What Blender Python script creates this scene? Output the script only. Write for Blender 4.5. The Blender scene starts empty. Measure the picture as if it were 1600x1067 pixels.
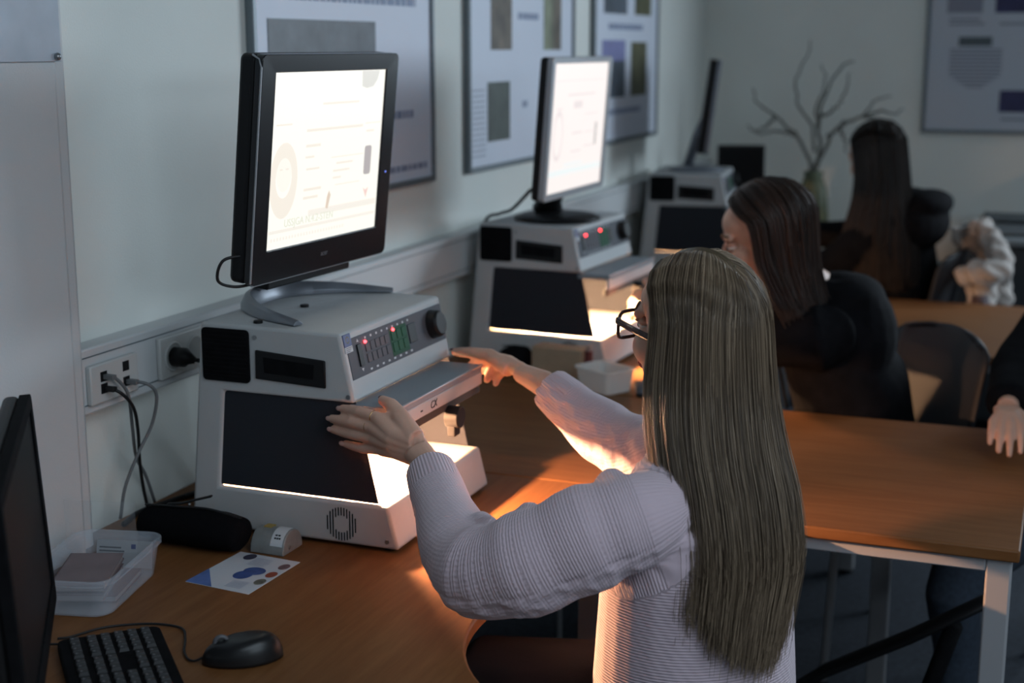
import bpy, bmesh, math, random
import numpy as np
from mathutils import Vector, Matrix, Euler
random.seed(7); rng = np.random.default_rng(7)
PI = math.pi
scene = bpy.context.scene
COL = scene.collection
R = math.radians

# ------------------------------------------------------------------ camera, light, exposure
cam_d = bpy.data.cameras.new('camera'); cam = bpy.data.objects.new('camera', cam_d); COL.objects.link(cam)
cam_d.sensor_width = 36.0; cam_d.lens = 2228.0 * 36.0 / 1600.0
cam.location = (0, 0, 1.60)
cam.rotation_euler = (R(90 - 11.7025), 0, R(21.3634))
cam_d.clip_start = 0.05
cam_d.dof.use_dof = True; cam_d.dof.focus_distance = 2.32; cam_d.dof.aperture_fstop = 2.8
scene.camera = cam

world = bpy.data.worlds.new('world'); scene.world = world; world.use_nodes = True
world.node_tree.nodes['Background'].inputs[0].default_value = (0.35, 0.42, 0.5, 1)
world.node_tree.nodes['Background'].inputs[1].default_value = 0.05

def area_light(name, loc, rot, sx, sy, power, color):
    d = bpy.data.lights.new(name, 'AREA'); d.shape = 'RECTANGLE'; d.size = sx; d.size_y = sy
    d.energy = power; d.color = color
    o = bpy.data.objects.new(name, d); COL.objects.link(o); o.location = loc; o.rotation_euler = rot
    return o
# added unseen cool fills overhead and at right; daylight through the far window's blind
area_light('ceiling_panel_light', (1.50, .20, 2.83), (0, 0, 0), 2.4, 3.0, 56.0, (.72, .87, 1.0))
area_light('window_daylight', (3.45, -.7, 2.25), (R(90), 0, R(90)), 3.2, .6, 30.0, (.72, .87, 1.0))  # fill strip added on the right wall to brighten the back wall
area_light('window_daylight', (2.0, 6.635, 1.95), (R(90), 0, R(180)), 2.6, 1.3, 140.0, (.72, .87, 1.0))

vs = scene.view_settings
vs.view_transform = 'Standard'; vs.look = 'None'; vs.exposure = 0.12; vs.gamma = 1.0; vs.use_curve_mapping = False

# ------------------------------------------------------------------ materials
MATS = {}
def mat(name, color, rough=0.6, metal=0.0, var=0.0, scale=20.0, bump=0.0, bscale=200.0, spec=0.5,
        emit=None, estr=0.0, alpha=1.0, trans=0.0, sheen=0.0, sss=0.0, ior=1.45):
    if name in MATS: return MATS[name]
    m = bpy.data.materials.new(name); m.use_nodes = True; MATS[name] = m
    nt = m.node_tree; b = nt.nodes['Principled BSDF']
    b.inputs['Base Color'].default_value = (*color, 1); b.inputs['Roughness'].default_value = rough
    b.inputs['Metallic'].default_value = metal; b.inputs['Specular IOR Level'].default_value = spec
    b.inputs['Alpha'].default_value = alpha; b.inputs['Transmission Weight'].default_value = trans; b.inputs['IOR'].default_value = ior
    b.inputs['Sheen Weight'].default_value = sheen
    if sss: b.inputs['Subsurface Weight'].default_value = sss; b.inputs['Subsurface Radius'].default_value = (1, .35, .2); b.inputs['Subsurface Scale'].default_value = .006
    if emit: b.inputs['Emission Color'].default_value = (*emit, 1); b.inputs['Emission Strength'].default_value = estr
    tc = nt.nodes.new('ShaderNodeTexCoord')
    if var:
        n = nt.nodes.new('ShaderNodeTexNoise'); n.inputs['Scale'].default_value = scale; n.inputs['Detail'].default_value = 4
        nt.links.new(tc.outputs['Object'], n.inputs['Vector'])
        r = nt.nodes.new('ShaderNodeValToRGB'); r.color_ramp.elements[0].position = .3; r.color_ramp.elements[1].position = .7
        r.color_ramp.elements[0].color = (*[c * (1 - var) for c in color], 1); r.color_ramp.elements[1].color = (*[min(1, c * (1 + var)) for c in color], 1)
        nt.links.new(n.outputs['Fac'], r.inputs['Fac']); nt.links.new(r.outputs['Color'], b.inputs['Base Color'])
    if bump:
        n2 = nt.nodes.new('ShaderNodeTexNoise'); n2.inputs['Scale'].default_value = bscale; n2.inputs['Detail'].default_value = 3
        nt.links.new(tc.outputs['Object'], n2.inputs['Vector'])
        bp = nt.nodes.new('ShaderNodeBump'); bp.inputs['Strength'].default_value = bump; bp.inputs['Distance'].default_value = .002
        nt.links.new(n2.outputs['Fac'], bp.inputs['Height']); nt.links.new(bp.outputs['Normal'], b.inputs['Normal'])
    return m

def wood_mat(name, c1, c2, along='x', rough=0.48):
    m = bpy.data.materials.new(name); m.use_nodes = True; MATS[name] = m
    nt = m.node_tree; b = nt.nodes['Principled BSDF']; L = nt.links.new
    tc = nt.nodes.new('ShaderNodeTexCoord'); mp = nt.nodes.new('ShaderNodeMapping')
    mp.inputs['Scale'].default_value = (2.0, 28, 28) if along == 'x' else (28, 2.0, 28)
    L(tc.outputs['Object'], mp.inputs['Vector'])
    n = nt.nodes.new('ShaderNodeTexNoise'); n.inputs['Scale'].default_value = 2.2; n.inputs['Detail'].default_value = 6; n.inputs['Distortion'].default_value = .4
    L(mp.outputs['Vector'], n.inputs['Vector'])
    n3 = nt.nodes.new('ShaderNodeTexNoise'); n3.inputs['Scale'].default_value = 14; n3.inputs['Detail'].default_value = 2
    L(mp.outputs['Vector'], n3.inputs['Vector'])
    mx = nt.nodes.new('ShaderNodeMath'); mx.operation = 'MULTIPLY_ADD'; mx.inputs[1].default_value = .35
    L(n3.outputs['Fac'], mx.inputs[0]); L(n.outputs['Fac'], mx.inputs[2])
    r = nt.nodes.new('ShaderNodeValToRGB'); r.color_ramp.elements[0].position = .45; r.color_ramp.elements[1].position = .85
    r.color_ramp.elements[0].color = (*c1, 1); r.color_ramp.elements[1].color = (*c2, 1)
    L(mx.outputs[0], r.inputs['Fac']); L(r.outputs['Color'], b.inputs['Base Color'])
    b.inputs['Roughness'].default_value = rough; b.inputs['Specular IOR Level'].default_value = .16
    bp = nt.nodes.new('ShaderNodeBump'); bp.inputs['Strength'].default_value = .05; bp.inputs['Distance'].default_value = .001
    L(n.outputs['Fac'], bp.inputs['Height']); L(bp.outputs['Normal'], b.inputs['Normal'])
    return m

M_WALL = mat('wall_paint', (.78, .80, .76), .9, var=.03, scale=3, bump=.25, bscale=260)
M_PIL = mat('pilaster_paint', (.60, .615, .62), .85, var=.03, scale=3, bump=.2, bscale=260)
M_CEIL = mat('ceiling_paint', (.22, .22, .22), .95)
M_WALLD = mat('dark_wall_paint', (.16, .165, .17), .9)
M_FLOOR = mat('carpet', (.030, .038, .052), .95, var=.35, scale=60, bump=.8, bscale=500)
M_WOOD = wood_mat('beech_laminate', (.152, .058, .018), (.195, .084, .030), 'y')
M_WOODX = wood_mat('beech_laminate_cross', (.152, .058, .018), (.195, .084, .030), 'x')
M_EDGE = mat('beech_edge', (.30, .15, .07), .5, var=.2, scale=30)
M_LEG = mat('grey_metal', (.32, .32, .33), .45, metal=0.0)
M_DEV = mat('device_paint', (.44, .45, .455), .55, var=.04, scale=9, bump=.25, bscale=900)
M_DEVTOP = mat('shelf_paint', (.20, .235, .265), .5, var=.04, scale=12, bump=.2, bscale=900)
M_BLACK = mat('black_plastic', (.010, .010, .011), .45, spec=.25)
M_BLACKM = mat('black_matte', (.006, .006, .007), .85, var=.3, scale=40, spec=.08)
M_FLAP = mat('dark_rubber', (.019, .022, .029), .8, bump=.2, bscale=600, spec=.3)
M_PANEL = mat('panel_grey', (.095, .10, .115), .6, spec=.15)
M_KEY = mat('key_grey', (.115, .108, .12), .6, spec=.15)
M_GREEN = mat('green_section', (.022, .085, .045), .6, spec=.15)
M_GREENK = mat('green_key', (.026, .10, .055), .6, spec=.15)
M_LED = mat('red_led', (.5, .02, .02), .3, emit=(1, .04, .05), estr=9)
M_WHITEP = mat('print_white', (.55, .56, .58), .6)
M_BLUE = mat('sticker_blue', (.03, .045, .16), .5)
M_YEL = mat('sticker_yellow', (.6, .5, .08), .5)
M_SILV = mat('silver_plastic', (.36, .37, .39), .35, metal=.35)
M_SILVD = mat('silver_dark', (.20, .215, .245), .38, metal=.3)
M_BEZEL = mat('gloss_black', (.012, .012, .014), .22)
M_SCREW = mat('screw', (.3, .31, .32), .35, metal=.8)
M_LAMP = mat('halogen_lamp', (1, .8, .6), .5, emit=(1, .50, .25), estr=6500)
M_LAMP2 = mat('halogen_lamp_medium', (1, .8, .6), .5, emit=(1, .54, .26), estr=5200); M_LAMP3 = mat('halogen_lamp_low', (1, .8, .6), .5, emit=(1, .54, .26), estr=700)
M_SKIN = mat('skin', (.60, .36, .27), .5, var=.06, scale=18, bump=.12, bscale=350, sss=.25)
M_SKIN2 = mat('skin_two', (.58, .34, .25), .5, var=.06, scale=18, sss=.2)
M_NAIL = mat('nail_dark', (.10, .035, .04), .25)
M_NAILP = mat('nail_pale', (.55, .33, .28), .3)
M_LIP = mat('lip', (.42, .15, .13), .4)
M_EYEW = mat('eye_white', (.75, .73, .7), .2)
M_IRIS = mat('iris', (.06, .05, .04), .15)
M_BROW = mat('brow', (.10, .06, .035), .7)
M_GOLD = mat('gold_ring', (.75, .45, .22), .25, metal=1)
M_JACKET = mat('black_jacket', (.006, .006, .0075), .9, var=.3, scale=25, bump=.5, bscale=60, spec=.08)
M_JEANS = mat('jeans', (.030, .042, .062), .9, var=.2, scale=90, bump=.3, bscale=700)
M_TROUS = mat('dark_trousers', (.020, .020, .024), .85, bump=.2, bscale=600)
M_FLEECE = mat('white_fleece', (.38, .335, .305), .95, var=.12, scale=40, bump=1.0, bscale=120, sheen=.4)
M_PAPER = mat('paper', (.54, .56, .60), .7)
M_POSTER = mat('poster_paper', (.68, .72, .82), .55, var=.02, scale=4)
M_FRAME = mat('poster_frame', (.17, .20, .22), .45, metal=.2)
M_CLEAR = mat('clear_plastic', (.70, .76, .85), .12, alpha=.24, spec=.6)
M_SHOE = mat('shoe', (.03, .03, .035), .6)
M_CABLE = mat('cable_black', (.010, .010, .011), .5)
M_CABLEG = mat('cable_grey', (.16, .165, .17), .5)
M_TRUNK = mat('trunk_pvc', (.62, .64, .65), .5)
M_SOCK = mat('socket_white', (.58, .59, .58), .4)
M_CHAIR = mat('chair_shell', (.020, .023, .030), .6)

# ------------------------------------------------------------------ mesh builder
class MB:
    def __init__(s): s.v = []; s.f = []; s.n = 0
    def add(s, V, F):
        V = np.asarray(V, float).reshape(-1, 3); s.v.append(V); s.f += [[i + s.n for i in f] for f in F]; s.n += len(V); return s
    def box(s, c, d, rot=None):
        c = np.array(c, float); h = np.array(d, float) / 2
        P = np.array([[x, y, z] for x in (-1, 1) for y in (-1, 1) for z in (-1, 1)]) * h
        if rot is not None: P = P @ np.array(rot).T
        return s.add(P + c, [[0, 1, 3, 2], [4, 6, 7, 5], [0, 4, 5, 1], [2, 3, 7, 6], [0, 2, 6, 4], [1, 5, 7, 3]])
    def b2(s, lo, hi): lo = np.array(lo, float); hi = np.array(hi, float); return s.box((lo + hi) / 2, hi - lo)
    def prism(s, poly, lo, hi, axis='y'):
        # poly in the two other axes; y: (x,z); z: (x,y); x: (y,z)
        def m(a, b, h): return {'y': (a, h, b), 'z': (a, b, h), 'x': (h, a, b)}[axis]
        n = len(poly); V = [m(a, b, lo) for a, b in poly] + [m(a, b, hi) for a, b in poly]
        F = [list(range(n))[::-1], list(range(n, 2 * n))] + [[i, (i + 1) % n, n + (i + 1) % n, n + i] for i in range(n)]
        return s.add(V, F)
    def tube(s, path, rad, n=10, cap=True, ref=(0, 0, 1), closed=False):
        # rad: float | list of float | list of (ra, rb): ra along side vector, rb along the second
        P = np.asarray(path, float); k = len(P)
        if np.isscalar(rad): rad = [rad] * k
        T = np.zeros_like(P)
        if closed:
            for i in range(k): T[i] = P[(i + 1) % k] - P[i - 1]
        else:
            T[1:-1] = P[2:] - P[:-2]; T[0] = P[1] - P[0]; T[-1] = P[-1] - P[-2]
        T /= np.linalg.norm(T, axis=1)[:, None] + 1e-12
        ref = np.array(ref, float); V = []
        a = np.linspace(0, 2 * PI, n, endpoint=False)
        prev = None
        for i in range(k):
            sd = np.cross(T[i], ref if prev is None else prev[1])
            if prev is not None: sd = prev[0] - T[i] * (prev[0] @ T[i])
            if np.linalg.norm(sd) < 1e-6: sd = np.cross(T[i], (1, 0, 0))
            sd /= np.linalg.norm(sd); up = np.cross(sd, T[i]); prev = (sd, up)
            ra, rb = (rad[i], rad[i]) if np.isscalar(rad[i]) else rad[i]
            V.append(P[i] + np.outer(np.cos(a) * ra, sd) + np.outer(np.sin(a) * rb, up))
        V = np.concatenate(V); F = []
        for i in range(k if closed else k - 1):
            j = (i + 1) % k
            for q in range(n): F.append([i * n + q, i * n + (q + 1) % n, j * n + (q + 1) % n, j * n + q])
        if cap and not closed: F.append(list(range(n))[::-1]); F.append([(k - 1) * n + q for q in range(n)])
        return s.add(V, F)
    def cyl(s, a, b, r, n=20, r2=None): return s.tube([a, b], [r, r if r2 is None else r2], n, ref=(0, 0, 1) if abs(np.array(b, float) - np.array(a, float))[2] < .9 * np.linalg.norm(np.array(b, float) - np.array(a, float)) else (1, 0, 0))
    def ell(s, c, r, rot=None, nu=20, nv=12):
        V = [(0, 0, 1)]; 
        for i in range(1, nv):
            t = PI * i / nv
            for j in range(nu): p = 2 * PI * j / nu; V.append((math.sin(t) * math.cos(p), math.sin(t) * math.sin(p), math.cos(t)))
        V.append((0, 0, -1)); V = np.array(V) * np.array(r)
        if rot is not None: V = V @ np.array(rot).T
        F = [[0, 1 + j, 1 + (j + 1) % nu] for j in range(nu)]
        for i in range(nv - 2):
            for j in range(nu): a = 1 + i * nu + j; b = 1 + i * nu + (j + 1) % nu; F.append([a, a + nu, b + nu, b])
        l = len(V) - 1; o = 1 + (nv - 2) * nu
        F += [[l, o + (j + 1) % nu, o + j] for j in range(nu)]
        return s.add(V + np.array(c, float), F)
    def verts(s): return np.concatenate(s.v)
    def mesh(s, name):
        me = bpy.data.meshes.new(name); me.from_pydata(s.verts().tolist(), [], s.f); me.update(); return me
    def build(s, name, m, parent=None, smooth=False, bevel=0, seg=2, world=True, recalc=True):
        me = s.mesh(name)
        if recalc:
            bm = bmesh.new(); bm.from_mesh(me); bmesh.ops.recalc_face_normals(bm, faces=bm.faces); bm.to_mesh(me); bm.free()
        return finish(me, name, m, parent, smooth, bevel, seg, world)

def wmat(o):
    M = Matrix.Identity(4)
    while o is not None: M = o.matrix_basis @ M; o = o.parent
    return M
def finish(me, name, m, parent=None, smooth=False, bevel=0, seg=2, world=True):
    if parent is not None and world: me.transform(wmat(parent).inverted())
    o = bpy.data.objects.new(name, me); COL.objects.link(o); o.parent = parent
    if m is not None: me.materials.append(m)
    if smooth: me.polygons.foreach_set('use_smooth', [True] * len(me.polygons))
    if bevel:
        b = o.modifiers.new('bevel', 'BEVEL'); b.width = bevel; b.segments = seg; b.limit_method = 'ANGLE'; b.angle_limit = R(35); b.harden_normals = False
        me.polygons.foreach_set('use_smooth', [True] * len(me.polygons))
        me.set_sharp_from_angle(angle=R(35))
    return o
def thing(name, label, cat, loc=(0, 0, 0), rz=0, group=None, rot=None):
    o = bpy.data.objects.new(name, None); COL.objects.link(o); o.location = loc
    o.rotation_euler = rot if rot else (0, 0, rz); o.empty_display_size = .05
    return tag(o, label, cat, group)
def tag(o, label, cat, group=None):
    o['label'] = label; o['category'] = cat
    if group: o['group'] = group
    return o
def struct(o, label=None):
    o['kind'] = 'structure'
    if label: o['label'] = label; o['category'] = o.name.split('_')[0].split('.')[0]
    return o
def copy_tree(o, parent=None):
    c = o.copy(); COL.objects.link(c); c.parent = parent
    for ch in list(o.children):
        copy_tree(ch, c)
    return c
def fuse(mb, voxel, it=4, fac=.5):
    me = mb.mesh('tmp'); o = bpy.data.objects.new('tmp', me); COL.objects.link(o)
    bm = bmesh.new(); bm.from_mesh(me); bmesh.ops.recalc_face_normals(bm, faces=bm.faces); bm.to_mesh(me); bm.free()
    r = o.modifiers.new('r', 'REMESH'); r.mode = 'VOXEL'; r.voxel_size = voxel; r.use_smooth_shade = True
    if it: s = o.modifiers.new('s', 'SMOOTH'); s.factor = fac; s.iterations = it
    dg = bpy.context.evaluated_depsgraph_get(); dg.update()
    out = bpy.data.meshes.new_from_object(o.evaluated_get(dg))
    bpy.data.objects.remove(o); bpy.data.meshes.remove(me)
    out.materials.clear()
    return out
def spline(P, n):
    # Catmull-Rom through the rows of P (any dimension)
    P = np.asarray(P, float); k = len(P); Q = np.vstack([2 * P[0] - P[1], P, 2 * P[-1] - P[-2]])
    t = np.linspace(0, k - 1, n); i = np.minimum(t.astype(int), k - 2); u = (t - i)[:, None]
    a, b, c, d = Q[i], Q[i + 1], Q[i + 2], Q[i + 3]
    return .5 * ((2 * b) + (-a + c) * u + (2 * a - 5 * b + 4 * c - d) * u ** 2 + (-a + 3 * b - 3 * c + d) * u ** 3)
def cspline(P, n):
    P = np.asarray(P, float); t = np.concatenate([[0], np.cumsum(np.linalg.norm(np.diff(P, axis=0), axis=1) + 1e-6)])
    m = np.empty_like(P); m[1:-1] = (P[2:] - P[:-2]) / (t[2:] - t[:-2])[:, None]; m[0] = (P[1] - P[0]) / (t[1] - t[0]); m[-1] = (P[-1] - P[-2]) / (t[-1] - t[-2])
    x = np.linspace(0, t[-1], n); i = np.clip(np.searchsorted(t, x) - 1, 0, len(P) - 2); h = (t[i + 1] - t[i])[:, None]; u = (x - t[i])[:, None] / h
    return (2 * u ** 3 - 3 * u ** 2 + 1) * P[i] + (u ** 3 - 2 * u ** 2 + u) * h * m[i] + (-2 * u ** 3 + 3 * u ** 2) * P[i + 1] + (u ** 3 - u ** 2) * h * m[i + 1]
def rrect(w, h, r, n=5, c=(0, 0)):
    out = []
    for sx, sy, a0 in ((1, 1, 0), (-1, 1, 90), (-1, -1, 180), (1, -1, 270)):
        for i in range(n + 1): a = R(a0 + 90 * i / n); out.append((c[0] + sx * (w / 2 - r) + r * math.cos(a), c[1] + sy * (h / 2 - r) + r * math.sin(a)))
    return out
def text_mesh(txt, size, extr=.0003):
    cu = bpy.data.curves.new('t', 'FONT'); cu.body = txt; cu.size = size; cu.extrude = extr; cu.align_x = 'CENTER'; cu.align_y = 'CENTER'
    o = bpy.data.objects.new('t', cu); COL.objects.link(o); dg = bpy.context.evaluated_depsgraph_get(); dg.update()
    me = bpy.data.meshes.new_from_object(o.evaluated_get(dg)); bpy.data.objects.remove(o); bpy.data.curves.remove(cu); return me
def text_part(name, txt, size, M, m, parent):
    me = text_mesh(txt, size); me.materials.clear(); me.transform(M); return finish(me, name, m, parent, world=False)
def cable(name, pts, r, m, parent=None, n=40): return MB().tube(spline(pts, n), r, 8).build(name, m, parent, smooth=True)
def frame_M(o, x, y, z):
    return Matrix(((x[0], y[0], z[0], o[0]), (x[1], y[1], z[1], o[1]), (x[2], y[2], z[2], o[2]), (0, 0, 0, 1)))

# ------------------------------------------------------------------ room
WX = -1.65; BY = 6.70; FX = 3.6; FY = -2.5; CZ = 2.9
struct(MB().b2((WX - .2, FY - .2, -.1), (FX + .2, BY + .2, 0)).build('floor', M_FLOOR), 'dark blue-grey carpet floor under the tables')
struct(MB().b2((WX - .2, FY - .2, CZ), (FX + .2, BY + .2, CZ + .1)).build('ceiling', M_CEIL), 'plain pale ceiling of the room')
struct(MB().b2((WX - .2, FY - .2, 0), (WX, BY + .2, CZ)).build('wall_left', M_WALL), 'pale grey-green wall behind the lit devices')
struct(MB().b2((WX, BY, 0), (FX + .2, BY + .2, CZ)).build('wall_back', M_WALL), 'pale wall at the far end behind the twigs')
# right and front walls with window openings
def wall_open(name, lo, hi, ax, a0, a1, z0, z1, label):
    mb = MB(); lo = np.array(lo, float); hi = np.array(hi, float)
    def seg(s0, s1, q0, q1):
        l = lo.copy(); h = hi.copy(); l[ax] = s0; h[ax] = s1; l[2] = q0; h[2] = q1; mb.b2(l, h)
    seg(lo[ax], a0, 0, CZ); seg(a1, hi[ax], 0, CZ); seg(a0, a1, 0, z0); seg(a0, a1, z1, CZ)
    return struct(mb.build(name, M_WALLD), label)
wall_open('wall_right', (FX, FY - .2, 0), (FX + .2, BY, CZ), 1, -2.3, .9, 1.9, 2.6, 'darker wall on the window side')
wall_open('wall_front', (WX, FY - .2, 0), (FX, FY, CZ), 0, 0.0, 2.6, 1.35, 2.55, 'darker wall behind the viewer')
def window(name, c, half, z0, z1, ax):
    mb = MB(); t = .05
    def bar(a0, a1, q0, q1):
        if ax == 1: mb.b2((c - .03, a0, q0), (c + .03, a1, q1))
        else: mb.b2((a0, c - .03, q0), (a1, c + .03, q1))
    a0, a1 = half
    bar(a0, a0 + t, z0, z1); bar(a1 - t, a1, z0, z1); bar(a0, a1, z0, z0 + t); bar(a0, a1, z1 - t, z1); m = (a0 + a1) / 2; bar(m - .03, m + .03, z0, z1)
    o = struct(mb.build(name, M_SOCK), 'unseen white framed window with lowered blind')
    bl = MB()
    if ax == 2: bl.b2((a0, c + .015, z0), (a1, c + .02, z1))
    elif ax == 1: bl.b2((c + .05, a0, z0), (c + .06, a1, z1))
    else: bl.b2((a0, c - .06, z0), (a1, c - .05, z1))
    bl.build('blind', M_SOCK, o)
window('window_1', 3.66, (-2.3, .9), 1.9, 2.6, 1)  # unseen right-hand window, made up to carry the fill strip
window('window_3', BY - .03, (.65, 3.35), 1.25, 2.65, 2)
window('window_2', -2.56, (0.0, 2.6), 1.35, 2.55, 0)
cp_ = thing('ceiling_light', 'large unseen ceiling panel added as soft fill light', 'light', (1.5, .2, 2.85))  # unseen panel, added to light the left wall from high up
for lo, hi in (((.26, -1.34, 2.84), (.30, 1.74, 2.9)), ((2.70, -1.34, 2.84), (2.74, 1.74, 2.9)), ((.30, -1.34, 2.84), (2.70, -1.30, 2.9)), ((.30, 1.70, 2.84), (2.70, 1.74, 2.9))): MB().b2(lo, hi).build('frame_rail', M_SOCK, cp_)
MB().b2((.30, -1.30, 2.86), (2.70, 1.70, 2.87)).build('diffuser', M_SOCK, cp_)
# pilaster at the left edge of the view
struct(MB().b2((WX, .4, 0), (-1.575, 1.965, CZ)).b2((WX, 1.96, 0), (-1.590, 2.005, CZ)).build('trim_1', M_PIL, bevel=.012, seg=3), 'shallow pale pilaster on the wall at the far left')

# ------------------------------------------------------------------ tables
TZ = .72
def table_top(name, poly, label, group, mw, parent=None):
    t = thing(name, label, 'table', (float(np.mean([p[0] for p in poly])), float(np.mean([p[1] for p in poly])), 0), group=group)
    MB().prism(poly, TZ - .024, TZ, 'z').build('table_top', mw, t, bevel=.004, seg=2)
    return t
def leg(t, x, y, r=.0225, name='leg'):
    o = MB().b2((x - r, y - r, .012), (x + r, y + r, TZ - .024)).build(name, M_LEG, t, bevel=.004)
    MB().cyl((x, y, 0), (x, y, .014), .02).build('foot_glide', M_BLACK, o)
def apron(t, lo, hi): MB().b2(lo, hi).build('apron', M_LEG, t, bevel=.003)
# device table with round seat cut-out
arc = [(-.47 + .35 * math.cos(a), 1.97 + .35 * math.sin(a)) for a in np.linspace(R(270), R(90), 40)]
polyA = [(WX + .012, .9), (-.47, .9)] + arc + [(-.47, 2.568), (-.845, 2.568), (-.845, 2.668), (WX + .012, 2.668)]
tA = table_top('device_table', polyA, 'beech table with a round seat cut-out, carrying the nearest lit device', 'beech tables', M_WOOD)
for x, y in ((-1.6, .95), (-.53, .95), (-1.6, 2.62), (-.53, 2.53)): leg(tA, x, y)
apron(tA, (-1.58, 2.60, .64), (-.87, 2.62, TZ - .024)); apron(tA, (-1.58, .95, .64), (-.55, .97, TZ - .024))
def long_table(x0, x1, y0, y1, label, mw=M_WOODX, rear_x=None):
    t = table_top('long_table', [(x0, y0), (x1, y0), (x1, y1), (x0, y1)], label, 'beech tables', mw)
    i = .012
    for x in (x0 + .05, x1 - i - .0225):
        for y in (y0 + i + .0225, y1 - i - .0225): leg(t, rear_x if rear_x is not None and y > (y0 + y1) / 2 and x > x0 + .1 else x, y)
    apron(t, (x0 + .08, y0 + i, TZ - .05), (x1 - i - .045, y0 + i + .02, TZ - .024)); apron(t, (x0 + .08, y1 - i - .02, TZ - .05), (x1 - i - .045, y1 - i, TZ - .024))
    apron(t, (x1 - i - .03, y0 + i + .045, TZ - .05), (x1 - i - .01, y1 - i - .045, TZ - .024))
    return t
t2a = long_table(WX + .012, -.845, 2.672, 3.42, 'beech table by the wall in front of the second lit device', M_WOODX)
t2 = long_table(-.841, -.035, 2.572, 3.425, 'beech table with grey frame where a dark-sleeved hand rests', rear_x=-.36)
t2b = long_table(WX + .012, -.80, 3.43, 4.60, 'beech table under the second lit device', M_WOOD)
t3 = long_table(-.612, .25, 4.25, 5.15, 'beech table further back beside the crumpled pale jacket')
t3b = long_table(WX + .012, -.86, 4.62, 6.1, 'beech table under the farthest lit device', M_WOOD)

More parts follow.
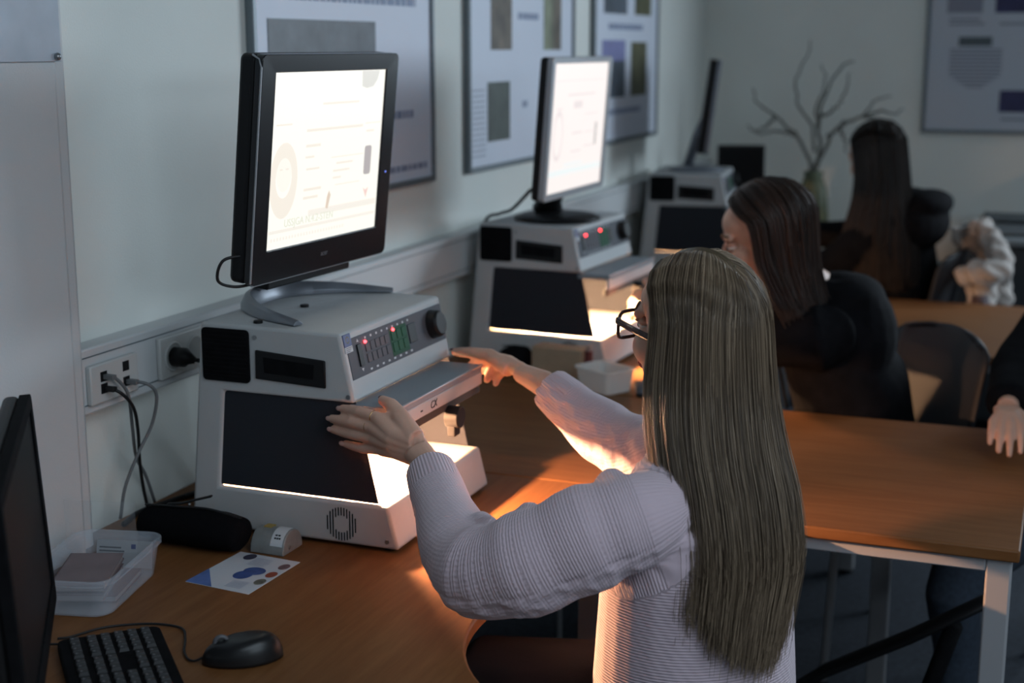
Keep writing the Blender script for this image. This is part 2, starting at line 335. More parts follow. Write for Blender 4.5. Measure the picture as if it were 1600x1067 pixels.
# ------------------------------------------------------------------ document inspection device
def make_device():
    t = thing('inspection_device', 'x', 'device', (0, 0, 0), group='document inspection devices')
    W = .42
    C = [(0, .008), (.037, .393), (.320, .390), (.346, .268), (.08, .268), (.063, .086), (.407, .086), (.427, .008)]
    body = MB().prism(C, 0, W, 'y').build('housing', M_DEV, t, bevel=.006, seg=3)
    for x, y in ((.03, .03), (.40, .03), (.03, W - .03), (.40, W - .03)):
        MB().cyl((x, y, 0), (x, y, .012), .014).build('foot', M_BLACK, t)
    # side flaps of dark rubber
    for y0, y1 in ((.006, .010), (W - .010, W - .006)):
        P = [(.079, .269), (.345, .269), (.386, .0880), (.062, .0885)]
        MB().prism(P, y0, y1, 'y').build('side_flap', M_FLAP, t, bevel=.0012)
    # black cover and grip recess on the side
    g = MB().prism(rrect(.098, .097, .008, c=(.0895, .3355)), -.004, .002, 'y').build('fan_cover', M_BLACKM, t, bevel=.001)
    mb = MB()
    for i in range(11): mb.b2((.045, -.0055, .295 + .0082 * i), (.134, -.0035, .2985 + .0082 * i))
    mb.build('cover_rib', M_BLACKM, g)
    sl = MB()
    P = [(.151, .350), (.292, .341), (.292, .291), (.150, .297)]
    fr = MB().prism(P, -.004, .001, 'y').build('grip_frame', M_BLACK, t, bevel=.0025)
    MB().prism([(.168, .338), (.270, .332), (.268, .306), (.170, .310)], -.0046, -.0036, 'y').build('grip_recess', M_BLACKM, fr)
    # round vent slots
    mb = MB(); cx, cz = .315, .0445
    for i in range(-5, 6):
        x = i * .0056; r = .031; h = math.sqrt(max(0, r * r - x * x)); hi_ = math.sqrt(max(0, .016 ** 2 - x * x)) if abs(x) < .016 else 0
        for sgn in (1, -1):
            a, b = (sgn * hi_, sgn * h) if hi_ else (0, sgn * h * .999)
            if abs(b - a) > .003: mb.b2((cx + x - .0011, -.0006, cz + min(a, b)), (cx + x + .0011, .0004, cz + max(a, b)))
    mb.build('vent_slots', M_BLACKM, t)
    for x, z in ((.150, .372), (.335, .279), (.405, .022)): MB().cyl((x, -.0018, z), (x, .001, z), .0042, 12).build('screw', M_SCREW, t)
    # sloped control panel
    o = np.array((.320, 0, .390)); s = np.array((.026, 0, -.122)); L = np.linalg.norm(s); s /= L; n = np.array((.978, 0, .208)); n /= np.linalg.norm(n)
    def P3(a, y, h=0): return o + s * a + np.array((0, y, 0)) + n * h
    def plate(name, a0, a1, y0, y1, h, m, par=t, h0=-.001, bev=.0006):
        V = [P3(a, y, q) for q in (h0, h) for a, y in ((a0, y0), (a1, y0), (a1, y1), (a0, y1))]
        return MB().add(V, [[0, 3, 2, 1], [4, 5, 6, 7], [0, 1, 5, 4], [1, 2, 6, 5], [2, 3, 7, 6], [3, 0, 4, 7]]).build(name, m, par, bevel=bev)
    pn = plate('control_panel', .014, .086, .014, W - .006, .0012, M_PANEL)
    plate('rocker_key', .028, .068, .047, .063, .004, M_BLACK, pn)
    for r_ in range(2):
        for c_ in range(5):
            plate('key', .031 + r_ * .020, .047 + r_ * .020, .079 + c_ * .0192, .0945 + c_ * .0192, .0030, M_KEY, pn)
    plate('green_field', .024, .076, .178, .250, .0017, M_GREEN, pn)
    for r_ in range(2):
        for c_ in range(3): plate('green_key', .029 + r_ * .022, .047 + r_ * .022, .183 + c_ * .0222, .2015 + c_ * .0222, .0030, M_GREENK, pn)
    plate('display', .030, .066, .254, .286, .0030, M_BLACK, pn)
    for a, y in ((.0285, .079), (.0275, .192)): MB().ell(P3(a, y, .003), (.0032,) * 3, nu=10, nv=6).build('red_led', M_LED, pn, smooth=True)
    # small white key legends
    mb = MB()
    for k in range(9): mb.add([P3(a, y, .0015) for a, y in ((.0195, .082 + k * .022), (.0235, .082 + k * .022), (.0235, .088 + k * .022), (.0195, .088 + k * .022))], [[0, 1, 2, 3]])
    for k in range(8): mb.add([P3(a, y, .0015) for a, y in ((.0775, .082 + k * .024), (.081, .082 + k * .024), (.081, .090 + k * .024), (.0775, .090 + k * .024))], [[0, 1, 2, 3]])
    mb.add([P3(.024, .051, .0015), P3(.024, .059, .0015), P3(.018, .055, .0015)], [[0, 1, 2]]); mb.add([P3(.072, .051, .0015), P3(.072, .059, .0015), P3(.078, .055, .0015)], [[0, 1, 2]])
    mb.build('key_legend', M_WHITEP, pn)
    kn = MB().tube([P3(.048, .362, h) for h in (0, .004, .018, .022)], [.029, .028, .026, .022], 28, ref=(0, 1, 0)).build('dial_knob', M_BLACK, pn, smooth=False, bevel=.001)
    # blue sticker with star ring
    st = plate('sticker', .004, .026, .007, .034, .0016, M_BLUE)
    mb = MB()
    for k in range(12): q = P3(.0145 + .0055 * math.cos(k * PI / 6), .0205 + .0055 * math.sin(k * PI / 6), .0019); mb.ell(q, (.0007,) * 3, nu=6, nv=4)
    mb.build('star_ring', M_YEL, st)
    sw = plate('sticker_caption', .026, .037, .007, .034, .0016, M_WHITEP)
    mb = MB()
    for k in range(3): mb.add([P3(a, y, .0019) for a, y in ((.0278 + k * .003, .009), (.029 + k * .003, .009), (.029 + k * .003, .032 - k * .004), (.0278 + k * .003, .032 - k * .004))], [[0, 1, 2, 3]])
    mb.build('caption_line', M_PANEL, sw)
    # shelf lid and hood
    sh = MB().b2((.335, .004, .252), (.428, W - .035, .2655)).build('shelf_lid', M_DEVTOP, t, bevel=.002)
    MB().b2((.426, .004, .2625), (.4305, W - .035, .267)).build('trim_strip', M_SILV, sh, bevel=.001)
    hd = MB().b2((.418, .004, .226), (.428, W - .035, .252)).build('hood_front', M_DEV, t, bevel=.002)
    MB().b2((.412, .008, .208), (.422, W - .032, .227)).build('hood_lower_strip', mat('hood_strip_dark', (.05, .047, .043), .55), hd, bevel=.002)  # darker strip set back along the lower hood front
    kb = MB().cyl((.420, .235, .196), (.448, .235, .196), .021, 24).build('lock_knob', M_BLACK, t, bevel=.002)
    MB().b2((.424, .222, .160), (.440, .248, .182)).build('knob_clip', M_BLACK, kb, bevel=.002)
    # halogen lamp bar under the housing
    hl = MB().b2((.230, .02, .230), (.280, .14, .269)).build('lamp_holder', M_DEV, t)
    lp = MB().b2((.245, .03, .2215), (.265, .12, .2305)).build('lamp', M_LAMP, t)
    # rubber caps on the roof
    for x, y in ((.139, .031), (.137, .203)): MB().cyl((x, y, .389), (x, y, .397), .0085, 16).build('roof_cap', M_BLACK, t, bevel=.001)
    return t
dev = make_device()
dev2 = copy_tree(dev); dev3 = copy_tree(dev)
dev.location = (-1.483, 2.15, TZ)
dev['label'] = 'nearest grey inspection device, both hands of the blonde person on it'
dev2.location = (-1.583, 3.70, TZ); dev2.rotation_euler = (0, 0, R(-3)); dev2['label'] = 'second grey inspection device, lit inside, under the silver-framed monitor'
dev3.location = (-1.575, 5.40, TZ); dev3.rotation_euler = (0, 0, R(7))
for c_ in list(dev3.children_recursive):
    if c_.name.startswith('red_led'): bpy.data.objects.remove(c_)
dev3['category'] = 'device'; dev3['label'] = 'farthest grey inspection device under the edge-on dark monitor'
for d_, m_ in ((dev2, M_LAMP2), (dev3, M_LAMP3)):
    for c_ in list(d_.children):
        if c_.name.split('.')[0] == 'roof_cap': bpy.data.objects.remove(c_); continue
        if c_.name.split('.')[0] == 'lamp': c_.data = c_.data.copy(); c_.data.materials[0] = m_
# pen marks on the hood of the nearest device
hood = [c for c in dev.children if c.name.startswith('hood_front')][0]
text_part('pen_mark', 'CX', .020, frame_M((.4284, .155, .239), (0, 1, 0), (0, .15, 1), (1, 0, 0)), M_BLACK, hood)
MB().b2((.428, .098, .237), (.4286, .106, .2395)).build('pen_dash', M_BLACK, hood, world=False)

# ------------------------------------------------------------------ monitors on the devices
def emis(name, c, s):
    return mat(name, (.02, .02, .02), .3, emit=c, estr=s)
def make_monitor(name, label, c, yaw, tilt, sw, sh, bx, bt, bb, thick, bezel, scr, style, group=None):
    # local axes: X out of the screen, Y to the right of a viewer, Z up; origin at the screen centre
    t = thing(name, label, 'monitor', c, rot=(0, tilt, yaw), group=group)
    w2 = sw / 2; h2 = sh / 2
    out = rrect(sw + 2 * bx, sh + bt + bb, .012, c=(0, (bt - bb) / 2)); inn = rrect(sw, sh, .0012)
    n = len(out)
    # bezel ring, front proud of the screen
    V = [(.004, y, z) for y, z in out] + [(.0035, y, z) for y, z in inn] + [(-.012, y, z) for y, z in out] + [(-.004, y, z) for y, z in inn]
    F = []
    for i in range(n):
        j = (i + 1) % n
        F += [[i, j, n + j, n + i], [n + i, n + j, 3 * n + j, 3 * n + i], [2 * n + i, i, j, 2 * n + j][::-1], [3 * n + i, 3 * n + j, 2 * n + j, 2 * n + i]]
    MB().add(V, F).build('bezel', bezel, t, world=False, bevel=.0015)
    MB().prism([(y * .995, z * .995) for y, z in out], -thick, -.0121, 'x').build('back_shell', M_BLACK if style != 'silver' else M_BLACK, t, world=False, bevel=.008, seg=3)
    s = MB().b2((-.003, -w2, -h2), (0, w2, h2)).build('screen', scr, t, world=False)
    return t, s
def smark(par, name, rects, m):
    mb = MB()
    for y0, y1, z0, z1 in rects: mb.b2((.0001, y0, z0), (.0004, y1, z1))
    return mb.build(name, m, par, world=False)
SCR1 = emis('screen_white', (1.0, .985, .90), .945); SCR2 = emis('screen_pinkish', (1.0, .93, .90), .90)
m1, s1 = make_monitor('monitor', 'large black monitor with a bright passport page, on the nearest device', (-1.2865, 2.354, 1.401), R(-2.7), R(6.0), .388, .311, .044, .031, .058, .045, M_BEZEL, SCR1, 'black', 'monitors on devices')
# silver trim line on near side and bottom
MB().tube([(.002, -.2385, -.208), (.002, -.2385, .165), (-.004, -.2365, .178), (-.02, -.234, .184)], .0018, 6).build('silver_trim', M_SILV, m1, world=False)
MB().b2((-.002, -.232, -.2145), (.003, .225, -.2115)).build('silver_trim', M_SILV, m1, world=False)
MB().b2((-.05, -.155, -.236), (-.016, .135, -.2145)).build('sound_bar', M_BLACK, m1, world=False, bevel=.004)
MB().tube([(-.04, -.06, -.2), (-.10, -.06, -.24), (-.135, 0, -.27), (-.10, .06, -.24), (-.04, .06, -.2)], .012, 10).build('stand_neck', M_SILVD, m1, world=False, smooth=True)
text_part('brand_mark', 'acer', .014, frame_M((.0042, .0, -.183), (0, 1, 0), (0, 0, 1), (1, 0, 0)), mat('brand_grey', (.12, .12, .13), .4), m1)
MB().ell((.0045, .216, -.046), (.001, .002, .002), nu=8, nv=6).build('power_led', emis('blue_led', (.15, .25, 1), 1.2), m1, world=False)
E_G = emis('scr_grey', (.50, .46, .46), 0.855); E_T = emis('scr_text', (1.0, .93, .82), 0.837); E_T2 = emis('scr_text_green', (.93, .95, .80), 0.774)
E_H = emis('scr_heart', (1.0, .72, .66), 0.828); E_GL = emis('scr_greylight', (.80, .78, .72), 0.828); E_S = emis('scr_seal', (.92, .76, .62), 0.765); E_HAIR = emis('scr_hair', (1.0, .93, .82), 0.855); E_BAND = emis('scr_band', (1.0, .95, .86), 0.855)
mb = MB()
for k in range(26):
    a = 2 * PI * k / 26; r1, r2 = .036, .062
    a2 = 2 * PI * (k + 1) / 26
    mb.prism([(-.148 + r1 * math.cos(a) * .72, -.03 + r1 * math.sin(a)), (-.148 + r2 * math.cos(a) * .72, -.035 + r2 * 1.1 * math.sin(a)), (-.148 + r2 * math.cos(a2) * .72, -.035 + r2 * 1.1 * math.sin(a2)), (-.148 + r1 * math.cos(a2) * .72, -.03 + r1 * math.sin(a2))], .0001, .0004, 'x')
mb.build('portrait_outline', E_HAIR, s1, world=False)
MB().prism([(-.148 + .025 * math.cos(a), -.02 + .035 * math.sin(a)) for a in np.linspace(0, 2 * PI, 24)[:-1]], .0001, .0003, 'x').build('portrait_face', emis('scr_face', (1., .97, .88), .91), s1, world=False)
smark(s1, 'portrait_eyes', [(-.162, -.153, -.016, -.013), (-.143, -.134, -.016, -.013)], E_T)
MB().prism(rrect(.026, .056, .006, c=(.147, -.018)), .0001, .0005, 'x').build('tool_tab', E_G, s1, world=False)
MB().prism([(.137, -.072), (.146, -.077), (.157, -.072), (.149, -.092)], .0001, .0005, 'x').build('heart_mark', E_H, s1, world=False)
MB().prism([(.0, -.098), (.004, -.076), (.010, -.066), (.016, -.075), (.008, -.100)], .0001, .0005, 'x').build('seal_mark', E_S, s1, world=False)
MB().prism([(.105, .154), (.108, .125), (.125, .121), (.15, .124), (.165, .137), (.172, .154)], .0001, .0004, 'x').build('photo_corner', E_GL, s1, world=False)
smark(s1, 'text_line', [(-.18, -.13, .063, .066), (-.03, .10, .095, .099), (-.08, .12, .048, .053), (.13, .19, .053, .055), (.135, .165, .037, .041), (-.08, -.03, .020, .025), (-.08, -.05, .000, .004), (-.075, -.03, -.022, -.018), (.01, .13, -.005, -.003), (.03, .09, -.018, -.014), (.02, .08, -.032, -.028), (-.08, -.02, -.06, -.055), (.02, .05, -.045, -.041), (-.08, -.03, -.075, -.07), (.03, .12, -.058, -.056)], E_T)
smark(s1, 'page_band', [(-.188, .188, -.128, -.122), (-.06, .188, -.108, -.096)], E_BAND)
text_part('page_number', 'USSJGA N.4.2-STEN', .020, frame_M((.0005, -.055, -.113), (0, 1, 0), (0, .0, 1), (1, 0, 0)), E_T2, s1)
smark(s1, 'machine_line', [(-.18 + i * .0098, -.175 + i * .0098, -.142, -.136) for i in range(26)], E_BAND)
# crescent foot on the roof of the device
def crescent(parent, pts, w, h, m, name='stand_foot'):
    P = spline(pts, 40); V = []; F = []; k = len(P)
    for i in range(k):
        d = P[min(i + 1, k - 1)] - P[max(i - 1, 0)]; d /= np.linalg.norm(d); nrm = np.array((-d[1], d[0], 0))
        u = abs(i / (k - 1) - .5) * 2; ww = w * (1.1 - .55 * u); hh = h * (1 - .75 * u ** 1.5)
        for sx, zz in ((-1, 0), (-1, .35), (-.2, 1), (.5, .8), (1, .25), (1, 0)): V.append(P[i] + nrm * ww * sx + np.array((0, 0, hh * zz)))
    for i in range(k - 1):
        for q in range(6): F.append([i * 6 + q, i * 6 + (q + 1) % 6, (i + 1) * 6 + (q + 1) % 6, (i + 1) * 6 + q])
    F += [list(range(6)), [(k - 1) * 6 + q for q in range(6)]]
    return MB().add(V, F).build(name, m, parent, smooth=False, bevel=.0008)
RZ = 1.1130
crescent(m1, [(-1.262, 2.182, RZ), (-1.36, 2.225, RZ), (-1.435, 2.30, RZ), (-1.455, 2.375, RZ), (-1.435, 2.45, RZ), (-1.36, 2.525, RZ), (-1.262, 2.565, RZ)], .018, .035, M_SILVD)
MB().tube([(-1.445, 2.375, RZ + .03), (-1.44, 2.37, 1.19), (-1.36, 2.36, 1.25)], [.022, .018, .016], 12).build('stand_column', M_SILVD, m1, smooth=True)
cable('monitor_cable', [(-1.332, 2.128, 1.243), (-1.36, 2.10, 1.235), (-1.372, 2.10, 1.20), (-1.352, 2.12, 1.187), (-1.325, 2.15, 1.19)], .0028, M_CABLE, m1)

m2, s2 = make_monitor('monitor', 'silver-framed monitor with a bright page, on the second device', (-1.284, 3.7886, 1.383), R(-.9), R(4.2), .44, .345, .026, .016, .018, .034, M_SILV, SCR2, 'silver', 'monitors on devices')
E2 = emis('scr2_line', (.97, .88, .87), .80); E2g = emis('scr2_grey', (.6, .58, .56), .7); E2b = emis('scr2_blue', (.80, .86, .86), 1.0)
smark(s2, 'text_line', [(-.2, .2, .125, .127), (-.1, .12, .085, .09), (-.18, -.14, .05, .054), (-.05, .02, .05, .07), (.05, .16, .03, .033), (.05, .16, -.02, -.017), (-.05, .03, -.02, -.015), (.05, .16, -.06, -.056), (-.05, .03, -.07, -.066)], E2)
smark(s2, 'tool_tab', [(.142, .156, -.06, .005)], E2g)
smark(s2, 'page_band', [(-.21, .21, -.128, -.112), (-.1, .05, -.105, -.098)], E2b)
mb = MB()
for k in range(20):
    a = 2 * PI * k / 20; a2 = 2 * PI * (k + 1) / 20
    mb.prism([(-.16 + q * .03 * math.cos(b), -.02 + q * .055 * math.sin(b)) for q, b in ((1, a), (1.25, a), (1.25, a2), (1, a2))], .0001, .0004, 'x')
mb.build('portrait_outline', E2, s2, world=False)
mb = MB().tube([(-1.37, 3.86, RZ + q) for q in (.0005, .007, .015, .022)], [.125, .125, .100, .045], 32, ref=(1, 0, 0))
mb.build('stand_foot', M_BLACK, m2, smooth=True)
MB().tube([(-1.40, 3.86, RZ + .030), (-1.385, 3.84, 1.17), (-1.335, 3.80, 1.235)], [(.045, .035), (.035, .022), (.035, .018)], 16).build('stand_neck', M_BLACK, m2, smooth=True)
cable('monitor_cable', [(-1.36, 3.62, 1.22), (-1.43, 3.66, 1.16), (-1.50, 3.74, 1.135), (-1.57, 3.80, 1.10), (-1.60, 3.84, .95)], .005, M_CABLE, m2)
m3, s3 = make_monitor('monitor', 'dark monitor seen nearly edge-on, on the farthest device', (-1.335, 5.60, 1.375), R(14), R(7), .40, .31, .02, .018, .03, .04, M_SILVD, M_BEZEL, 'silver', 'monitors on devices')
MB().tube([(-1.40, 5.62, RZ + q) for q in (.0005, .007, .014, .020)], [.115, .115, .09, .04], 28, ref=(1, 0, 0)).build('stand_foot', M_SILVD, m3, smooth=True)
MB().tube([(-1.44, 5.62, RZ + .015), (-1.40, 5.61, 1.25), (-1.36, 5.60, 1.33)], .02, 10).build('stand_neck', M_SILVD, m3, smooth=True)

# ------------------------------------------------------------------ posters
def poster(label, y0, y1, z0, z1, group='framed posters on the left wall'):
    t = thing('poster', label, 'poster', (WX, (y0 + y1) / 2, z0), group=group)
    MB().b2((WX, y0, z0), (WX + .012, y1, z1)).build('sheet', M_POSTER, t)
    mb = MB(); f = .016
    for lo, hi in (((WX, y0 - f, z0 - f), (WX + .02, y0, z1 + f)), ((WX, y1, z0 - f), (WX + .02, y1 + f, z1 + f)), ((WX, y0, z0 - f), (WX + .02, y1, z0)), ((WX, y0, z1), (WX + .02, y1, z1 + f))): mb.b2(lo, hi)
    mb.build('frame', M_FRAME, t, bevel=.003)
    return t
def pic(t, y0, y1, z0, z1, m, name='printed_photo'): return MB().b2((WX + .011, y0, z0), (WX + .0135, y1, z1)).build(name, m, t)
def lines(t, segs, m, name='text_lines'):
    mb = MB()
    for y0, y1, z, h in segs:
        y = y0
        while y < y1:
            l = random.uniform(.012, .04); mb.b2((WX + .011, y, z - h / 2), (WX + .0132, min(y + l, y1), z + h / 2)); y += l + .008
    return mb.build(name, m, t)
MP_D = mat('photo_dark', (.075, .085, .10), .5, var=.35, scale=14); MP_BR = mat('photo_brown', (.12, .095, .07), .5, var=.5, scale=12); MP_GB = mat('photo_green_brown', (.22, .24, .16), .5, var=.5, scale=9)
MP_DG = mat('photo_dark_green', (.055, .07, .06), .5, var=.3, scale=14); MP_V = mat('photo_violet', (.23, .24, .46), .5, var=.1); MP_BG = mat('photo_blue_grey', (.08, .10, .13), .5, var=.3, scale=10)
MP_OL = mat('photo_olive', (.10, .10, .05), .5, var=.5, scale=12); MP_NV = mat('photo_navy', (.035, .035, .10), .5, var=.2); MP_TX = mat('poster_text', (.24, .29, .42), .6); MP_TX2 = mat('poster_text_dark', (.10, .12, .13), .6); MP_GR = mat('photo_grey_lines', (.24, .25, .31), .6)
p1 = poster('framed poster with a wide dark picture, behind the largest monitor', 2.685, 3.580, 1.252, 2.15)
pic(p1, 2.739, 3.253, 1.42, 1.659, MP_D)
lines(p1, [(2.83, 3.49, 1.712, .022)], MP_TX); lines(p1, [(3.05, 3.47, 1.425, .02), (2.9, 3.55, 1.285, .016)], MP_TX)
p2 = poster('framed poster with brown and dark-green photographs, behind the silver-framed monitor', 3.85, 4.755, 1.25, 2.15)
pic(p2, 4.015, 4.183, 1.589, 1.80, MP_BR); pic(p2, 4.472, 4.560, 1.588, 1.80, MP_GB); pic(p2, 4.56, 4.638, 1.588, 1.80, MP_BR); pic(p2, 3.988, 4.167, 1.318, 1.494, MP_DG)
lines(p2, [(4.24, 4.42, 1.692, .02), (4.28, 4.32, 1.42, .02)], MP_TX); lines(p2, [(3.87, 3.97, z, .006) for z in np.arange(1.28, 1.48, .016)], mat('poster_text_faint', (.42, .45, .53), .6))
p3 = poster('framed poster with a violet photograph, farthest on the left wall', 5.005, 5.825, 1.252, 2.15)
pic(p3, 5.095, 5.384, 1.545, 1.622, MP_V); pic(p3, 5.095, 5.384, 1.408, 1.545, MP_BG); pic(p3, 5.465, 5.678, 1.408, 1.615, MP_OL); pic(p3, 5.112, 5.40, 1.719, 1.83, MP_BG); pic(p3, 5.508, 5.731, 1.72, 1.83, MP_OL)
lines(p3, [(5.17, 5.62, 1.672, .022), (5.15, 5.6, 1.355, .02)], MP_TX)
# back wall poster
pb = thing('poster', 'framed poster with navy blocks on the far end wall', 'poster', (-.2, BY, 1.22))
MB().b2((-.63, BY - .012, 1.235), (.35, BY, 2.2)).build('sheet', mat('poster_paper_grey', (.50, .53, .59), .6), pb)
mb = MB()
for lo, hi in (((-.646, BY - .02, 1.219), (-.63, BY, 2.216)), ((.35, BY - .02, 1.219), (.366, BY, 2.216)), ((-.63, BY - .02, 1.219), (.35, BY, 1.235)), ((-.63, BY - .02, 2.2), (.35, BY, 2.216))): mb.b2(lo, hi)
mb.build('frame', M_FRAME, pb, bevel=.003)
def picb(x0, x1, z0, z1, m, name='printed_photo'): MB().b2((x0, BY - .0135, z0), (x1, BY - .011, z1)).build(name, m, pb)
picb(-.561, -.413, 1.742, 1.85, MP_GR); picb(-.36, -.15, 1.742, 1.85, MP_NV); picb(-.319, -.12, 1.316, 1.41, MP_NV); picb(-.505, -.365, 1.60, 1.64, MP_TX2, 'heading')
mb = MB()
for k, z in enumerate(np.arange(1.42, 1.585, .016)):
    q = min(1, .35 + .2 * k); mb.b2((-.43 - .11 * q, BY - .013, z), (-.43 + .11 * q, BY - .011, z + .008))
mb.b2((-.55, BY - .013, 1.69), (-.4, BY - .011, 1.70)); mb.b2((-.55, BY - .013, 1.71), (-.42, BY - .011, 1.72)); mb.b2((-.34, BY - .013, 1.69), (-.18, BY - .011, 1.70)); mb.b2((-.31, BY - .013, 1.28), (-.15, BY - .011, 1.29))
mb.build('text_lines', MP_GR, pb)
# clear sign on the pilaster
sg = thing('wall_sign', 'clear plastic sign screwed to the pilaster at the upper left', 'sign', (-1.575, 1.7, 1.573))
MB().b2((-1.575, 1.45, 1.575), (-1.570, 1.968, 2.0)).build('plate', mat('sign_plate', (.46, .51, .57), .6, var=.08, scale=12, spec=.15), sg, bevel=.001)
MB().b2((-1.5705, 1.50, 1.655), (-1.5695, 1.80, 1.9)).build('printed_patch', mat('sign_print', (.20, .32, .32), .4, var=.4, scale=16), sg)
for y in (1.955, 1.465): MB().ell((-1.567, y, 1.583), (.006, .0065, .0065), nu=14, nv=8).build('screw', M_SCREW, sg, smooth=True)

# ------------------------------------------------------------------ trunking, sockets, cables
tr = struct(MB().b2((WX, 2.006, .955), (-1.602, BY, 1.075)).build('trim_2', M_TRUNK, bevel=.004), 'pale cable trunking along the left wall above the tables')
MB().b2((-1.6025, 2.006, 1.058), (-1.6005, BY, 1.060)).build('lid_line', M_FRAME, tr)
MB().b2((-1.6025, 2.006, .972), (-1.6005, BY, .974)).build('lid_line', M_FRAME, tr)
ds = thing('data_socket', 'pale data outlet with four ports and cables, beside the pilaster', 'socket', (-1.602, 2.1, .975))
MB().b2((-1.602, 2.018, .972), (-1.590, 2.156, 1.044)).build('face_plate', M_SOCK, ds, bevel=.003)
for y, z in ((2.054, 1.020), (2.054, .998), (2.119, 1.026), (2.119, .997)):
    MB().b2((-1.592, y - .009, z - .009), (-1.589, y + .009, z + .009)).build('port', M_BLACK, ds)
ps = thing('power_socket', 'white power outlet with a black plug, left of the nearest device', 'socket', (-1.602, 2.30, .98))
MB().b2((-1.602, 2.230, .972), (-1.592, 2.385, 1.054)).build('face_plate', M_SOCK, ps, bevel=.003)
for y in (2.272, 2.345):
    MB().tube([(-1.5915, y + .027 * math.cos(a), 1.012 + .027 * math.sin(a)) for a in np.linspace(0, 2 * PI, 28)[:-1]], .0025, 8, closed=True).build('socket_ring', M_SOCK, ps, smooth=True)
    MB().cyl((-1.5925, y, 1.012), (-1.5905, y, 1.012), .025, 24).build('socket_well', mat('socket_shadow', (.38, .39, .38), .5), ps)
pl = thing('power_plug', 'black mains plug with cable in the white power outlet', 'plug', (-1.59, 2.272, 1.012))
MB().tube([(-1.5905, 2.272, 1.012), (-1.565, 2.272, 1.012), (-1.556, 2.274, 1.010), (-1.548, 2.28, 1.006)], [.019, .019, .012, .006], 20, ref=(0, 1, 0)).build('plug_body', M_BLACK, pl, smooth=True)
cable('plug_cord', [(-1.552, 2.278, 1.008), (-1.535, 2.30, 1.0), (-1.53, 2.34, .985), (-1.54, 2.40, .95), (-1.56, 2.45, .85), (-1.58, 2.5, .74)], .0042, M_CABLE, pl)
CGRP = 'network cables below the data outlet'
for lab, m, pts in (('dark network cable hanging from the lower left port', M_CABLE, [(-1.589, 2.054, .998), (-1.565, 2.065, .99), (-1.56, 2.095, .955), (-1.575, 2.125, .90), (-1.590, 2.145, .84), (-1.60, 2.165, .78), (-1.61, 2.19, .726)]),
                    ('thin grey cable hanging from the upper left port', M_CABLEG, [(-1.589, 2.054, 1.02), (-1.57, 2.07, 1.015), (-1.562, 2.095, .98), (-1.575, 2.12, .91), (-1.60, 2.16, .84), (-1.61, 2.20, .79), (-1.62, 2.235, .726)]),
                    ('grey patch cable looping from the right lower port', M_CABLEG, [(-1.589, 2.119, .997), (-1.565, 2.13, .992), (-1.56, 2.148, .965), (-1.575, 2.15, .91), (-1.59, 2.125, .86), (-1.605, 2.10, .80), (-1.61, 2.09, .74)])):
    off = {'dark': 0.0, 'thin': -.0085, 'grey': .0135}[lab.split()[0]]; pts = [(x + (off if 0 < i < len(pts) - 1 else off * .8 * (i > 0)), y, z) for i, (x, y, z) in enumerate(pts)]
    t = thing('network_cable', lab, 'cable', pts[0], group=CGRP)
    MB().tube(spline(pts, 40), .0032, 8).build('cord', m, t, smooth=True)
    MB().box(np.array(pts[0]) + (.010, .003, -.001), (.022, .011, .009)).build('connector', m, t, bevel=.001)
tag(cable('power_cable', [(-1.60, 2.10, .7255), (-1.615, 2.17, .7255), (-1.60, 2.25, .7255), (-1.585, 2.31, .7255), (-1.575, 2.37, .7255), (-1.60, 2.46, .7255), (-1.62, 2.6, .7255)], .0055, M_CABLE), 'black cable lying on the table along the wall', 'cable')
tag(cable('power_cable', [(-1.575, 2.27, .733), (-1.56, 2.32, .735), (-1.54, 2.36, .76), (-1.52, 2.40, .80), (-1.51, 2.44, .84)], .005, M_CABLE), 'black cord rising behind the nearest device', 'cable')

# ------------------------------------------------------------------ things on the nearest table
# black monitor at the left edge of the view
E2v = np.array((.588, -.809, 0)); E1v = np.array((.809, .588, 0))
mc = np.array((-1.38, 1.622, 0)) + E2v * .26
yaw = math.atan2(E1v[1], E1v[0])
m4, s4 = make_monitor('monitor', 'switched-off black monitor at the left edge, above the keyboard', (mc[0], mc[1], .962), yaw, R(-3), .476, .268, .018, .02, .03, .035, M_BLACKM, mat('screen_off', (.005, .005, .006), .5, spec=.12), 'black')
m4.location = (mc[0], mc[1], .955)
bb = np.array((mc[0], mc[1], 0)) - E1v * .05
MB().b2((-.075, -.05, -.03), (-.045, .05, .0)).build('stand_hinge', M_BLACK, m4, world=False, bevel=.006)
Rk = np.column_stack([E1v, -E2v, (0, 0, 1)])
MB().box(bb - E1v * .02 + (0, 0, .83), (.025, .05, .20), Rk).build('stand_neck', M_BLACK, m4, bevel=.006)
MB().prism([tuple((bb - E1v * .02 + E1v * a - E2v * b)[:2]) for a, b in rrect(.15, .2, .05)], TZ + .0006, TZ + .012, 'z').build('stand_foot', M_BLACK, m4, bevel=.003)
# keyboard
K0 = np.array((-1.352, 1.600, TZ))
kb = thing('keyboard', 'black computer keyboard at the bottom left', 'keyboard', tuple(K0), rot=(0, 0, R(44)))
